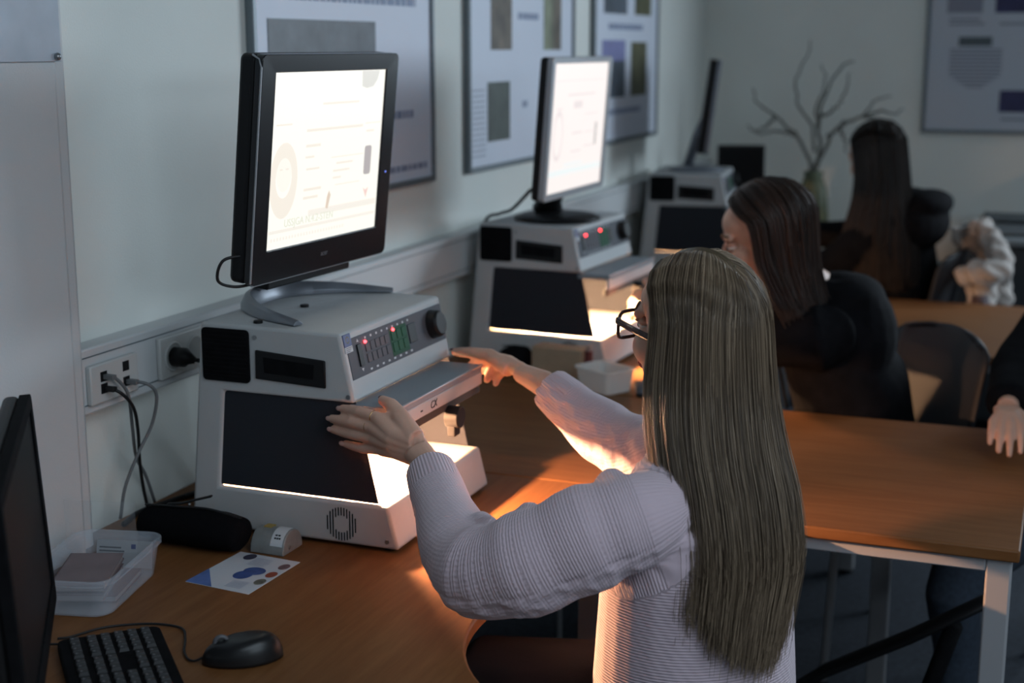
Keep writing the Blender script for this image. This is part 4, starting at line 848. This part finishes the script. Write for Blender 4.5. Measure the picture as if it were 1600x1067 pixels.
def strand_mesh(name, HC, RM, rings, n, m, parent, rad=.0011, skull=(.108, .090, .104), kc=(-.012, 0, .035), tips=None, seed=1, thmin=68, cap=True, clumps=260, spread=.05, cap_mat=None, nseg=18, mess=.004, layers=(.90, 1.02)):
    g = np.random.default_rng(seed); HC = np.array(HC, float); a, b, c = skull; kc = np.array(kc)
    def path(phi, lay, tipz):
        th = math.copysign(R(180 - (180 - thmin) * abs(phi)), phi if phi else 1)
        x0 = -.055 + .132 * abs(phi) ** 1.2
        r0 = np.array((x0 / a, math.copysign(.012, phi), 0)); r0[2] = math.sqrt(max(.05, 1 - r0[0] ** 2 - r0[1] ** 2)); r0 /= np.linalg.norm(r0)
        al = R(82); r1 = np.array((math.sin(al) * math.cos(th), math.sin(al) * math.sin(th), math.cos(al)))
        om = math.acos(max(-1, min(1, r0 @ r1))); pts = []
        for t in (0, .2, .4, .6, .8, 1):
            q = (math.sin((1 - t) * om) * r0 + math.sin(t * om) * r1) / math.sin(om)
            pts.append(HC + RM @ (kc + q * np.array((a, b, c)) * (lay if t > .05 else 1)))
        for (cc, L, B, w, d, ps) in rings:
            s = phi * R(ps); pts.append(np.array(cc) + (np.array(L) * math.sin(s) * w + np.array(B) * math.cos(s) * d) * lay)
        last = pts[-1].copy(); dv = pts[-1] - pts[-2]; dv /= np.linalg.norm(dv)
        pts.append(last + dv * tipz(phi))
        return np.array(pts)
    tipf = tips or (lambda p: .03)
    V = []; F = []; cols = []; cnt = 0; K = nseg
    ang = np.array([0, 2 * PI / 3, 4 * PI / 3])
    base = (np.arange(K - 1)[:, None, None] * 3 + np.array([[0, 1, 4, 3], [1, 2, 5, 4], [2, 0, 3, 5]])[None]).reshape(-1, 4)
    cph = np.sort(g.uniform(-1, 1, clumps)); cl = g.uniform(layers[0], layers[1], clumps); ccol = g.uniform(0, 1, clumps); ctip = g.normal(0, .013, clumps)
    per = max(1, n // clumps)
    for ci in range(clumps):
        for k in range(per):
            ph = float(np.clip(cph[ci] + g.normal(0, spread * .35), -1, 1)); ly = cl[ci] + g.normal(0, .012)
            tz = max(.004, tipf(ph) + ctip[ci] + g.normal(0, .012)); P = cspline(path(ph, ly, lambda p: tz), K)
            u = np.linspace(0, 1, K)[:, None]; P += g.normal(0, 1, 3) * mess * u * np.sin(u * PI * .9 + .3) + g.normal(0, 1, 3) * mess * 1.2 * u ** 2
            T = np.gradient(P, axis=0); T /= np.linalg.norm(T, axis=1)[:, None] + 1e-9
            sd = np.cross(T, (.3, .5, .81)); sd /= np.linalg.norm(sd, axis=1)[:, None] + 1e-9; up = np.cross(sd, T)
            rr = rad * (1 - .55 * u ** 3) * g.uniform(.7, 1.25)
            ring = P[:, None, :] + rr[:, :, None] * (np.cos(ang)[None, :, None] * sd[:, None, :] + np.sin(ang)[None, :, None] * up[:, None, :])
            V.append(ring.reshape(-1, 3)); F.append(base + cnt); cnt += K * 3; cols.append(np.full(K * 3, np.clip(ccol[ci] * .6 + g.uniform(0, .4), 0, 1)))
    V = np.concatenate(V); F = np.concatenate(F); me = bpy.data.meshes.new(name)
    me.vertices.add(len(V)); me.vertices.foreach_set('co', V.ravel()); me.loops.add(F.size); me.loops.foreach_set('vertex_index', F.ravel().astype(np.int32))
    me.polygons.add(len(F)); me.polygons.foreach_set('loop_start', np.arange(0, F.size, 4, dtype=np.int32)); me.update(calc_edges=True); me.validate()
    at = me.attributes.new('tone', 'FLOAT', 'POINT'); at.data.foreach_set('value', np.concatenate(cols).astype(np.float32))
    o = finish(me, name, m, parent, smooth=True)
    if cap:
        nu = 41; rows = [cspline(path(p, layers[0] - .02, lambda q: .004), 26) for p in np.linspace(-1, 1, nu)]
        A = np.array(rows); F2 = [[i * 26 + j, i * 26 + j + 1, (i + 1) * 26 + j + 1, (i + 1) * 26 + j] for i in range(nu - 1) for j in range(25)]
        cp = MB().add(A.reshape(-1, 3), F2).build('hair_underlayer', cap_mat or m, o, smooth=True, recalc=False); so = cp.modifiers.new('s', 'SOLIDIFY'); so.thickness = .004; so.offset = -1
    return o
def hair_mat(name, c1, c2, rough=.38):
    m = bpy.data.materials.new(name); m.use_nodes = True; nt = m.node_tree; b = nt.nodes['Principled BSDF']; L = nt.links.new
    at = nt.nodes.new('ShaderNodeAttribute'); at.attribute_name = 'tone'; r = nt.nodes.new('ShaderNodeValToRGB')
    r.color_ramp.elements[0].color = (*c1, 1); r.color_ramp.elements[1].color = (*c2, 1); r.color_ramp.elements[0].position = .15; r.color_ramp.elements[1].position = .9
    L(at.outputs['Fac'], r.inputs['Fac']); L(r.outputs['Color'], b.inputs['Base Color']); b.inputs['Roughness'].default_value = rough; b.inputs['Specular IOR Level'].default_value = .42
    return m
def knit_mat(name, color):
    m = bpy.data.materials.new(name); m.use_nodes = True; nt = m.node_tree; b = nt.nodes['Principled BSDF']; L = nt.links.new
    b.inputs['Base Color'].default_value = (*color, 1); b.inputs['Roughness'].default_value = .95; b.inputs['Sheen Weight'].default_value = .25; b.inputs['Specular IOR Level'].default_value = .2
    b.inputs['Subsurface Weight'].default_value = .12; b.inputs['Subsurface Radius'].default_value = (1, .7, .6); b.inputs['Subsurface Scale'].default_value = .006
    def A(n): q = nt.nodes.new('ShaderNodeAttribute'); q.attribute_name = n; return q.outputs['Fac']
    def M(op, *ins):
        q = nt.nodes.new('ShaderNodeMath'); q.operation = op
        for i, v in enumerate(ins):
            if isinstance(v, (int, float)): q.inputs[i].default_value = v
            else: L(v, q.inputs[i])
        return q.outputs[0]
    u, v, cab, cuff = A('ku'), A('kv'), A('kcable'), A('kcuff')
    rows = M('SINE', M('MULTIPLY', u, 2 * PI / .0046)); sts = M('SINE', M('MULTIPLY', M('ADD', v, M('MULTIPLY', u, .25)), 2 * PI / .0060))
    plain = M('ADD', M('MULTIPLY', rows, .8), M('MULTIPLY', sts, .35))
    # cable panel: two interleaved wavy cords
    w = 0.0
    cable_h = M('ADD', M('MULTIPLY', sts, .45), M('MULTIPLY', rows, .25))
    rib = M('MULTIPLY', M('SINE', M('MULTIPLY', v, 2 * PI / .0075)), 1.2)
    def mix(a, b_, f): return M('ADD', M('MULTIPLY', a, M('SUBTRACT', 1.0, f)), M('MULTIPLY', b_, f))
    h = mix(mix(plain, cable_h, cab), rib, cuff)
    bp = nt.nodes.new('ShaderNodeBump'); bp.inputs['Strength'].default_value = .6; bp.inputs['Distance'].default_value = .0011
    L(h, bp.inputs['Height']); L(bp.outputs['Normal'], b.inputs['Normal'])
    return m
def knit_attrs(me, chains, torso):
    # chains: [(points, side_vec, cable (lo,hi) angles, cuff length)], nearest segment wins
    n = len(me.vertices); co = np.empty(n * 3); me.vertices.foreach_get('co', co); co = co.reshape(-1, 3)
    best = np.full(n, 1e9); U = np.zeros(n); Vv = np.zeros(n); CB = np.zeros(n); CF = np.zeros(n)
    for pts, side, cab, cuff, rad in chains:
        P = np.asarray(pts, float); acc = 0
        if len(P) > 2: P = spline(P, 40)
        tot = np.linalg.norm(np.diff(P, axis=0), axis=1).sum()
        for i in range(len(P) - 1):
            d = P[i + 1] - P[i]; l = np.linalg.norm(d); d /= l; q = co - P[i]; t = np.clip(q @ d, 0, l); r = q - t[:, None] * d; dist = np.linalg.norm(r, axis=1) - rad[i]
            k = dist < best; best[k] = dist[k]
            s = np.array(side, float) - d * (np.array(side, float) @ d); s /= np.linalg.norm(s); w = np.cross(d, s)
            an = np.arctan2(r @ w, r @ s); U[k] = (acc + t)[k]; Vv[k] = (an * .055)[k]
            sm = lambda x: np.clip(x, 0, 1); CB[k] = (sm((an - cab[0]) / .12) * sm((cab[1] - an) / .12))[k]; CF[k] = ((acc + t) > tot - cuff)[k] if cuff else 0
            acc += l
    nr = np.empty(n * 3); me.vertices.foreach_get('normal', nr); nr = nr.reshape(-1, 3); wv = .011 * np.sin(U * 2 * PI / .07)
    hgt = np.maximum(np.sin((Vv + wv) * 2 * PI / .034), np.sin((Vv - wv) * 2 * PI / .034 + PI)); edge = np.exp(-((CB - .5) / .3) ** 2)
    co += nr * (CB * (hgt - .4) * .0022 - edge * .0014)[:, None]; me.vertices.foreach_set('co', co.ravel()); me.update()
    for nm, arr in (('ku', U), ('kv', Vv), ('kcable', CB), ('kcuff', CF)):
        a = me.attributes.new(nm, 'FLOAT', 'POINT'); a.data.foreach_set('value', arr.astype(np.float32))

# --- the blonde person in the white sweater
HCb = (-.515, 2.08, 1.168); RMb = head_frame(149, -5)
fT = np.array((-.990, .139, 0)); lT = np.array((-.139, -.990, 0)); bT = np.array((.866, -.5, 0)); lH = np.array((-.5, -.866, 0))
NBb = np.array((-.500, 2.075, 1.02))
p1_ = thing('person', 'blonde person in a white knitted sweater and glasses, reaching to the device', 'person', (-.45, 2.06, 0))
mb = MB(); add_head(mb, HCb, RMb, NBb)
mb.tube([(-.475, 2.06, .50), (-.48, 2.06, .75), (-.50, 2.07, .95), NBb], [(.13, .10), (.12, .09), (.13, .085), (.06, .055)], 20, ref=fT)
SL = [(-.545, 1.922, .925), (-.61, 1.892, .90), (-.70, 1.865, .855), (-.785, 1.872, .828), (-.852, 1.935, .848), (-.950, 2.058, .914)]
SR = [(-.505, 2.225, .925), (-.565, 2.285, .91), (-.625, 2.34, .892), (-.695, 2.388, .885), (-.78, 2.428, .910), (-.888, 2.466, .968)]
mb.tube([np.array(SL[0]) + (.04, .06, .0)] + SL[:-1] + [(-.955, 2.064, .918), (-.985, 2.083, .9386)], [.05, .048, .045, .042, .038, .034, .025, (.0235, .019)], 14)
mb.tube([np.array(SR[0]) + (-.03, -.06, .0)] + SR[:-1] + [(-.905, 2.474, .974), (-.960, 2.505, .982)], [.05, .048, .045, .042, .038, .034, .026, (.023, .019)], 14)
# left hand: back of the hand to the viewer, fingers on the side flap, thumb on the shelf
wl = np.array((-.985, 2.083, .9386))
FL = [[(-1.069, 2.107, .9800), (-1.111, 2.120, .9835), (-1.1334, 2.131, .9825), (-1.1544, 2.139, .9810)],
      [(-1.0755, 2.106, .9617), (-1.1251, 2.119, .9640), (-1.1502, 2.130, .9620), (-1.1752, 2.139, .9607)],
      [(-1.0755, 2.109, .9425), (-1.123, 2.121, .9420), (-1.1488, 2.131, .941), (-1.1732, 2.139, .9411)],
      [(-1.066, 2.113, .9235), (-1.108, 2.123, .9178), (-1.1304, 2.132, .9172), (-1.1500, 2.139, .9175)]]
nails = []
for k, P in enumerate(FL):
    P = np.array(P); sc = (.95, 1, .96, .86)[k]
    mb.tube([wl + (-.006, .002, .014 - .0095 * k), wl * .45 + P[0] * .55 + (0, -.006, 0), P[0]], [(.0165, .0150), (.0165, .0150), (.0132, .0125)], 14)
    mb.tube(P, [.0118 * sc, .0106 * sc, .0096 * sc, .0076 * sc], 14); mb.ell(P[-1], (.0076 * sc,) * 3, nu=12, nv=8); mb.ell(P[1], (.0110 * sc,) * 3, nu=12, nv=8); nails.append((P[-1], P[-2], np.array((0, -1, .15))))
TL = np.array([(-.992, 2.088, .957), (-1.028, 2.108, .986), (-1.0593, 2.138, .9965), (-1.0888, 2.163, .9965)])
mb.tube(TL, [.0185, .0160, .0122, .0088], 14); mb.tube([TL[1], (-1.055, 2.112, .978)], [.013, .012], 12); mb.ell(TL[-1], (.0078,) * 3, nu=12, nv=8); nails.append((TL[-1], TL[-2], np.array((.2, -.5, .9))))
mb.ell(wl + (-.030, .010, .008), (.044, .0155, .031)); mb.ell((-1.03, 2.103, .963), (.030, .012, .024)); mb.ell((-1.02, 2.104, .935), (.034, .012, .018))
# right hand: over the far end of the shelf
wr = np.array((-.960, 2.505, .982))
FR = [[(-1.045, 2.552, .998), (-1.074, 2.560, .990), (-1.088, 2.556, .976), (-1.092, 2.549, .964)], [(-1.030, 2.559, .995), (-1.058, 2.565, .984), (-1.069, 2.560, .969), (-1.071, 2.550, .958)],
      [(-1.015, 2.560, .987), (-1.041, 2.565, .974), (-1.050, 2.560, .960), (-1.051, 2.550, .951)], [(-1.002, 2.556, .978), (-1.024, 2.561, .965), (-1.032, 2.556, .953), (-1.032, 2.549, .945)]]
for k, P in enumerate(FR):
    P = np.array(P); sc = (.95, 1, .96, .86)[k]
    mb.tube([wr + (0, -.004 + .005 * k, .008 - .006 * k), wr * .45 + P[0] * .55 + (0, 0, .006), P[0]], [.0150, .0140, .0112], 14)
    mb.tube(P, [.0112 * sc, .0102 * sc, .0090 * sc, .0074 * sc], 14); mb.ell(P[-1], (.0074 * sc,) * 3, nu=12, nv=8)
TR = np.array([(-.985, 2.508, .986), (-1.040, 2.538, 1.004), (-1.085, 2.550, 1.0035), (-1.112, 2.558, 1.0010), (-1.1265, 2.562, 1.0000)])
mb.tube(TR, [.0165, .0145, .0115, .0100, .0078], 14); mb.ell(TR[-1], (.007,) * 3, nu=12, nv=8); nails.append((TR[-1], TR[-2], np.array((.1, -.35, .9))))
mb.ell((-1.005, 2.535, .988), (.034, .022, .016), head_frame(150, 0))
bodyb = finish(fuse(mb, .0026, 3), 'body', M_SKIN, p1_, smooth=True)
face_parts(bodyb, HCb, RMb)
for tip, prev, nn in nails:
    d = tip - prev; d /= np.linalg.norm(d); nn = nn - d * (nn @ d); nn /= np.linalg.norm(nn); s = np.cross(nn, d)
    MB().ell(tip + nn * .0052 + d * .003, (.0085, .0046, .0018), np.column_stack([d, s, nn]), 12, 8).build('fingernail', M_NAIL if tip[2] > .99 or tip[1] > 2.2 else M_NAILP, p1_, smooth=True)
def ring_on(p, d, r, name='finger_ring'):
    d = np.array(d, float); d /= np.linalg.norm(d); a = np.cross(d, (0, 0, 1)); a /= np.linalg.norm(a); b = np.cross(d, a)
    return MB().tube([np.array(p) + r * (a * math.cos(t) + b * math.sin(t)) for t in np.linspace(0, 2 * PI, 28)[:-1]], .0011, 8, closed=True).build(name, M_GOLD, p1_, smooth=True)
for P, f_ in ((FL[0], .22), (FL[1], .30)):
    P = np.array(P); ring_on(P[0] * (1 - f_) + P[1] * f_, P[1] - P[0], .0103)
# sweater
mb = MB()
mb.tube([(-.490, 2.06, .47), (-.493, 2.06, .52), (-.497, 2.06, .62), (-.497, 2.06, .80), (-.497, 2.066, .89), (-.500, 2.072, .95), (-.503, 2.075, .995), (-.503, 2.075, 1.03)],
        [(.150, .140), (.165, .155), (.172, .158), (.168, .145), (.168, .122), (.140, .092), (.095, .075), (.066, .062)], 28, ref=fT)
for S, rr in ((SL, [.068, .078, .079, .071, .058, .0405]), (SR, [.066, .069, .068, .066, .058, .0405])):
    inner = np.array(S[0]) * .55 + np.array((-.50, 2.07, .93)) * .45
    pts = spline(np.vstack([inner, S]), 22); rad = np.interp(np.linspace(0, 1, 22), np.linspace(0, 1, len(rr) + 1), [rr[0] * .9] + rr)
    rad = rad * (1 + .045 * np.sin(np.arange(22) * 1.9) * (np.arange(22) > 4))
    mb.tube(pts, list(rad), 20)
    d = (np.array(S[-1]) - np.array(S[-2])); d /= np.linalg.norm(d); mb.tube([np.array(S[-1]) - d * .012, np.array(S[-1]) - d * .003, np.array(S[-1]) + d * .004], [.0395, .0405, .0385], 20)
# folds in the bend of the near sleeve
for P, rr in (([(-.745, 1.93, .895), (-.715, 1.90, .915), (-.685, 1.86, .920)], .022), ([(-.625, 1.97, .945), (-.60, 1.94, .965), (-.57, 1.90, .968)], .026), ([(-.665, 1.95, .925), (-.645, 1.92, .945), (-.62, 1.87, .945)], .020), ([(-.82, 1.95, .865), (-.80, 1.915, .89), (-.77, 1.89, .895)], .018), ([(-.79, 1.82, .80), (-.82, 1.86, .785), (-.84, 1.90, .79)], .02)): mb.tube(P, [rr * .7, rr, rr * .7], 10)
mb.tube([(-.535, 1.93, .920), (-.525, 1.99, .945), (-.505, 2.075, .962), (-.505, 2.15, .948), (-.505, 2.22, .920)], [.064, .066, .068, .066, .064], 18)
swm = fuse(mb, .0042, 9)
knit_attrs(swm, [(SL, (0, 0, 1), (-2.75, -1.85), .055, [.072] * 60), (SR, (0, 0, 1), (-2.2, -.75), .05, [.066] * 60), ([(-.475, 2.06, .45), (-.50, 2.07, 1.02)], (-fT), (9, 10), 0, [.135])], None)
finish(swm, 'sweater', knit_mat('white_knit', (.60, .48, .535)), p1_, smooth=True)
# trousers and shoes
mb = MB().ell((-.47, 2.06, .548), (.15, .17, .085))
for y, ky in ((1.985, 1.95), (2.135, 2.16)):
    mb.tube([(-.46, y, .55), (-.66, (y + ky) / 2, .535), (-.90, ky, .52), (-.945, ky, .49), (-.93, ky, .40), (-.90, ky, .09)], [.088, .083, .066, .060, .052, .045], 18, ref=(0, 1, 0))
finish(fuse(mb, .007, 5), 'trousers', M_TROUS, p1_, smooth=True)
for ky in (1.95, 2.16): finish(fuse(MB().tube([(-.87, ky, .045), (-.93, ky, .045), (-1.03, ky, .035), (-1.10, ky, .028)], [(.034, .042), (.038, .044), (.042, .033), (.03, .024)], 14).b2((-1.12, ky - .035, 0), (-.85, ky + .035, .018)), .006, 4), 'shoe', M_SHOE, p1_, smooth=True)
# long straight hair down the back
M_HAIRB = hair_mat('hair_blonde', (.085, .056, .036), (.40, .295, .200), .34)
ringsB = [((-.502, 2.073, 1.10), lH, bT, .098, .116, 99), ((-.486, 2.058, 1.02), lH, bT, .106, .114, 98), ((-.460, 2.036, .945), lH, bT, .112, .108, 97), ((-.446, 2.020, .86), lH, bT, .112, .106, 96), ((-.450, 2.006, .80), lH, bT, .106, .104, 95)]
def tipB(p): return max(.005, .072 - .10 * abs(p + .1) ** 1.5)
strand_mesh('hair', HCb, RMb, ringsB, 9000, M_HAIRB, p1_, skull=(.108, .090, .100), rad=.00062, tips=tipB, seed=3, clumps=600, thmin=80, spread=.06, nseg=20, cap_mat=hair_mat('hair_blonde_deep', (.10, .075, .045), (.10, .075, .045)), mess=.005)
# glasses
HCn = np.array(HCb)
def PB(*p): return HCn + RMb @ np.array(p, float)
gl = MB()
M_TORT = mat('glasses_frame', (.045, .022, .018), .2, var=.5, scale=120)
for s in (1, -1):
    ce = lambda t: math.copysign(abs(math.cos(t)) ** .6, math.cos(t)); se = lambda t: math.copysign(abs(math.sin(t)) ** .6, math.sin(t))
    rim = [PB(.1085 - .006 * (abs(math.cos(t)) ** 2), s * (.0355 + .0290 * ce(t)), -.002 + .0215 * se(t)) for t in np.linspace(0, 2 * PI, 41)[:-1]]
    gl.tube(rim, .0028, 8, closed=True)
    gl.tube([PB(.102, s * .0625, .010), PB(.100, s * .068, .011), PB(.090, s * .0745, .009)], [(.0022, .0042)] * 3, 8)
    gl.tube([PB(.098, s * .0735, .010), PB(.04, s * .081, .006), PB(-.015, s * .083, .002), PB(-.035, s * .080, -.015)], [(.0022, .0058)] * 4, 8)
gl.tube([PB(.109, .008, .005), PB(.113, 0, .008), PB(.109, -.008, .005)], .002, 8)
glo = gl.build('glasses', M_TORT, p1_, smooth=True)
for s in (1, -1):
    MB().add([PB(.107 - .005 * (abs(math.cos(t)) ** 2), s * (.0345 + .026 * math.cos(t)), .019 * (abs(math.sin(t)) ** .8) * (1 if math.sin(t) > 0 else -1)) for t in np.linspace(0, 2 * PI, 25)[:-1]], [list(range(24))]).build('lens', mat('lens_glass', (.95, .95, .95), .02, alpha=.12), glo)

# --- generic seated figure in a jacket
def seated(label, HC, az, pitch, seat, torso_az, arms, hairkw, jacket_mat, hair_m, lean=None, skin=M_SKIN2, knees=None, hood=False, smile=0, voxel=.004, legm=M_JEANS, roll=0, curl=25, hs=1.0):
    RM = head_frame(az, pitch, roll) * hs; HC = np.array(HC, float); ft = np.array((math.cos(R(torso_az)), math.sin(R(torso_az)), 0)); lt = np.array((-ft[1], ft[0], 0))
    t = thing('person', label, 'person', (seat[0], seat[1], 0)); seat = np.array((seat[0], seat[1], .45))
    NB = lean if lean is not None else np.array((HC[0] * .8 + seat[0] * .2, HC[1] * .8 + seat[1] * .2, HC[2] - .165)); NB = np.array(NB, float)
    mb = MB(); add_head(mb, HC, RM, NB)
    mid = seat * .45 + NB * .55 - ft * .03
    mb.tube([seat + (0, 0, .08), mid, NB - (0, 0, .06), NB], [(.13, .1), (.12, .09), (.13, .08), (.055, .05)], 16, ref=ft)
    jk = MB(); jk.tube([seat + (0, 0, .03), seat + (0, 0, .10), mid, NB * .85 + mid * .15 - (0, 0, .05), NB + (0, 0, -.005), NB + (0, 0, .050)], [(.17, .14), (.19, .155), (.195, .150), (.175, .12), (.115, .105), (.088, .085)], 24, ref=ft)
    for sgn, (el, wr, hd, hn, hs) in zip((1, -1), arms):
        sh = NB + lt * sgn * .165 - (0, 0, .075); el = np.array(el, float); wr = np.array(wr, float)
        jk.tube(spline([NB + lt * sgn * .06 - (0, 0, .07), sh, el, wr], 14), list(np.interp(np.linspace(0, 1, 14), [0, .33, .66, 1], [.075, .080, .066, .048]) * (1 + .05 * np.sin(np.arange(14) * 2.1))), 16)
        mb.tube(spline([NB + lt * sgn * .06 - (0, 0, .07), sh, el, wr + np.array(hd) * .02], 10), [.05, .05, .048, .045, .042, .038, .034, .030, .026, .024], 12)
        hand_auto(mb, wr + np.array(hd) * .03, hd, hn, hs, curl)
    if hood:
        rt_ = np.column_stack([ft, lt, (0, 0, 1)])
        if hood == 1: jk.ell(NB - ft * .045 + (0, 0, -.10), (.150, .150, .165), rt_); jk.ell(NB - ft * .07 + (0, 0, .0), (.09, .13, .06), rt_)
        else: jk.ell(NB - ft * .06 + (0, 0, -.07), (.13, .18, .11), rt_); jk.ell(NB - ft * .115 + (0, 0, .0), (.085, .140, .052), rt_)
    body = finish(fuse(mb, voxel, 3), 'body', skin, t, smooth=True); face_parts(body, HC, RM, smile)
    jo = finish(fuse(jk, .008, 4), 'jacket', jacket_mat, t, smooth=True)
    MB().tube([NB + ft * .075 + (0, 0, .01), NB * .5 + mid * .5 + ft * .155, mid * .6 + seat * .4 + ft * .17 + (0, 0, .04)], .004, 8).build('zipper', M_BLACK, jo)
    kn = knees or [seat + ft * .42 + lt * s * .10 + (0, 0, .06) for s in (1, -1)]
    tb = MB().ell(seat + (0, 0, .100), (.115, .145, .080))
    for s, k in zip((1, -1), kn):
        k = np.array(k, float); h = seat + lt * s * .085 + (0, 0, .106); dn = k - (0, 0, k[2] - .09) - ft * .02
        tb.tube([h, (h + k) / 2 + (0, 0, .012), k, k + (ft[0] * .02, ft[1] * .02, -.05), (k + dn) / 2, dn], [.085, .08, .066, .060, .052, .045], 16, ref=lt)
        finish(fuse(MB().tube([dn - ft * .04 - (0, 0, .045), dn + ft * .03 - (0, 0, .045), dn + ft * .13 - (0, 0, .055), dn + ft * .20 - (0, 0, .06)], [(.036, .042), (.04, .044), (.042, .033), (.03, .026)], 14), .006, 3), 'shoe', M_SHOE, t, smooth=True)
    finish(fuse(tb, .008, 4), 'trousers', legm, t, smooth=True)
    if hairkw: strand_mesh('hair', HC, RM, parent=t, m=hair_m, **hairkw(RM, ft, lt, NB))
    return t
M_HAIR2 = hair_mat('hair_brown', (.018, .010, .007), (.070, .036, .025), .48); M_HAIR3 = hair_mat('hair_dark_brown', (.008, .005, .004), (.032, .017, .011), .50)
# laughing person at the second device
def hk2(RM, ft, lt, NB):
    b = np.array((.99, .139, 0)); l = np.array((.139, -.99, 0)); H = np.array((-.683, 3.47, 1.135))
    return dict(rings=[(tuple(H + b * .012 + (0, 0, -.05)), l, b, .098, .112, 104), (tuple(H + b * .03 + (0, 0, -.105)), l, b, .100, .105, 100), (tuple(H + b * .05 + (0, 0, -.15)), l, b, .105, .10, 96)], n=2600, rad=.0016, seed=5, clumps=200, thmin=70, spread=.05, tips=lambda p: .02, nseg=16, skull=(.110, .094, .104))
seated('laughing person in a black jacket with brown hair at the second device', (-.683, 3.47, 1.135), 188, 14, (-.47, 3.72), 186,
       [((-.83, 3.54, .875), (-.975, 3.65, .900), (-.85, .5, .1), (0, -.7, .7), (.2, .3, .9)), ((-.74, 3.90, .87), (-.94, 4.02, .89), (-1, .1, 0), (0, .3, .9), (-.2, -.9, .1))],
       hk2, M_JACKET, M_HAIR2, knees=[(-.87, 3.62, .515), (-.87, 3.83, .515)], lean=(-.565, 3.58, .985), hood=1, smile=1, roll=0, hs=1.08)
# farthest person
def hk3(RM, ft, lt, NB):
    b = np.array((.839, -.545, 0)); l = np.array((-.545, -.839, 0)); H = np.array((-.655, 5.26, 1.205))
    return dict(rings=[(tuple(H + b * .01 + (0, 0, -.06)), l, b, .100, .112, 100), (tuple(H + b * .015 + (0, 0, -.15)), l, b, .115, .115, 100), (tuple(H + b * .02 + (0, 0, -.25)), l, b, .145, .13, 104), (tuple(H + b * .02 + (0, 0, -.36)), l, b, .150, .14, 104)], n=2800, rad=.0020, seed=9, clumps=200, thmin=64, spread=.05, tips=lambda p: .06, nseg=16)
seated('farthest person in a black hooded jacket with long dark brown hair', (-.655, 5.26, 1.205), 147, 12, (-.635, 5.46), 168,
       [((-.80, 5.14, .82), (-1.0, 5.30, .83), (-.9, .3, .0), (0, -.5, .85), (.3, .9, .2)), ((-.74, 5.62, .88), (-1.02, 5.64, .88), (-1, 0, 0), (0, .3, .9), (-.2, -.9, .1))],
       hk3, M_JACKET, M_HAIR3, lean=(-.585, 5.36, 1.045), hood=2)
# person at the right edge: forearm and hand on the table
seated('person at the right edge in a dark sleeve and jeans, one hand on the table', (.20, 3.78, 1.24), 235, 8, (.28, 3.90), 238,
       [((.40, 3.50, .86), (.22, 3.28, .815), (-.35, -.9, -.15), (0, -.1, 1), (-.9, .3, 0)), ((-.07, 3.62, .86), (-.095, 3.30, .812), (.03, -.97, -.17), (0, -.2, 1), (.97, .1, 0))],
       lambda RM, ft, lt, NB: dict(rings=[(tuple(NB + (0, 0, .05)), lt, -ft, .098, .085, 110)], n=900, rad=.002, seed=11, clumps=120, thmin=66, spread=.06, nseg=12), M_JACKET, M_HAIR3,
       knees=[(.16, 3.30, .53), (-.165, 3.13, .468)], voxel=.003, curl=14)
# pale fleece jacket hung over the far chair
fj = thing('fleece_jacket', 'crumpled off-white fleece jacket hung over the far chair', 'jacket', (-0.335, 5.34, .72))
mb = MB()
mb.tube(spline([(-0.340, 5.235, .80), (-0.285, 5.225, .815), (-0.235, 5.24, .82), (-0.215, 5.33, .83), (-0.235, 5.48, .86), (-0.275, 5.60, .84)], 16), [.03, .038, .045, .045, .045, .042, .04, .046, .046, .042, .045, .042, .045, .038, .04, .03], 14)
mb.tube(spline([(-0.310, 5.42, .965), (-0.265, 5.36, .945), (-0.225, 5.29, .89), (-0.210, 5.26, .83)], 12), [.018, .03, .032, .036, .033, .036, .033, .036, .036, .036, .033, .028], 12)
mb.tube([(-0.270, 5.30, .78), (-0.265, 5.31, .70), (-0.265, 5.32, .60)], [(.065, .045), (.07, .045), (.065, .035)], 14, ref=(1, 0, 0))
mb.tube([(-0.250, 5.52, .80), (-0.250, 5.50, .66)], [(.05, .07), (.05, .08)], 12, ref=(1, 0, 0))
mb.tube(spline([(-.385, 5.47, .897), (-.345, 5.46, .906), (-.30, 5.45, .895), (-.265, 5.44, .85)], 12), [(.045, .020)] * 12, 14, ref=(0, 1, 0))
mb.tube(spline([(-.30, 5.45, .90), (-.30, 5.40, .94), (-.31, 5.42, .965)], 8), .03, 12)
fm = fuse(mb, .007, 3); nv_ = len(fm.vertices); cc = np.empty(nv_ * 3); fm.vertices.foreach_get('co', cc); cc = cc.reshape(-1, 3); nn_ = np.empty(nv_ * 3); fm.vertices.foreach_get('normal', nn_); nn_ = nn_.reshape(-1, 3)
dd_ = .007 * np.sin(cc @ np.array((43, 31, 57))) * np.sin(cc @ np.array((-29, 47, 38)) + 1) + .007 * np.sin(cc @ np.array((90, -70, 65)))
fm.vertices.foreach_set('co', (cc + nn_ * dd_[:, None]).ravel()); finish(fm, 'fleece', M_FLEECE, fj, smooth=True)
mb = MB().tube([(-.27, 5.255, .735), (-.265, 5.255, .66), (-.265, 5.26, .56)], [(.065, .03), (.075, .035), (.07, .03)], 14, ref=(1, 0, 0))
finish(fuse(mb, .008, 4), 'lining', mat('lining_plum', (.075, .05, .055), .8, var=.3, scale=30), fj, smooth=True)

for o in bpy.data.objects:
    if o.parent is not None and o.name.split('.')[0] in ('text_lines', 'text_line', 'key_legend', 'vent_slots', 'cover_rib', 'star_ring', 'caption_line', 'label_print', 'machine_line', 'page_band', 'portrait_eyes', 'page_number', 'pen_mark', 'brand_mark', 'hair'):
        o['kind'] = 'stuff'
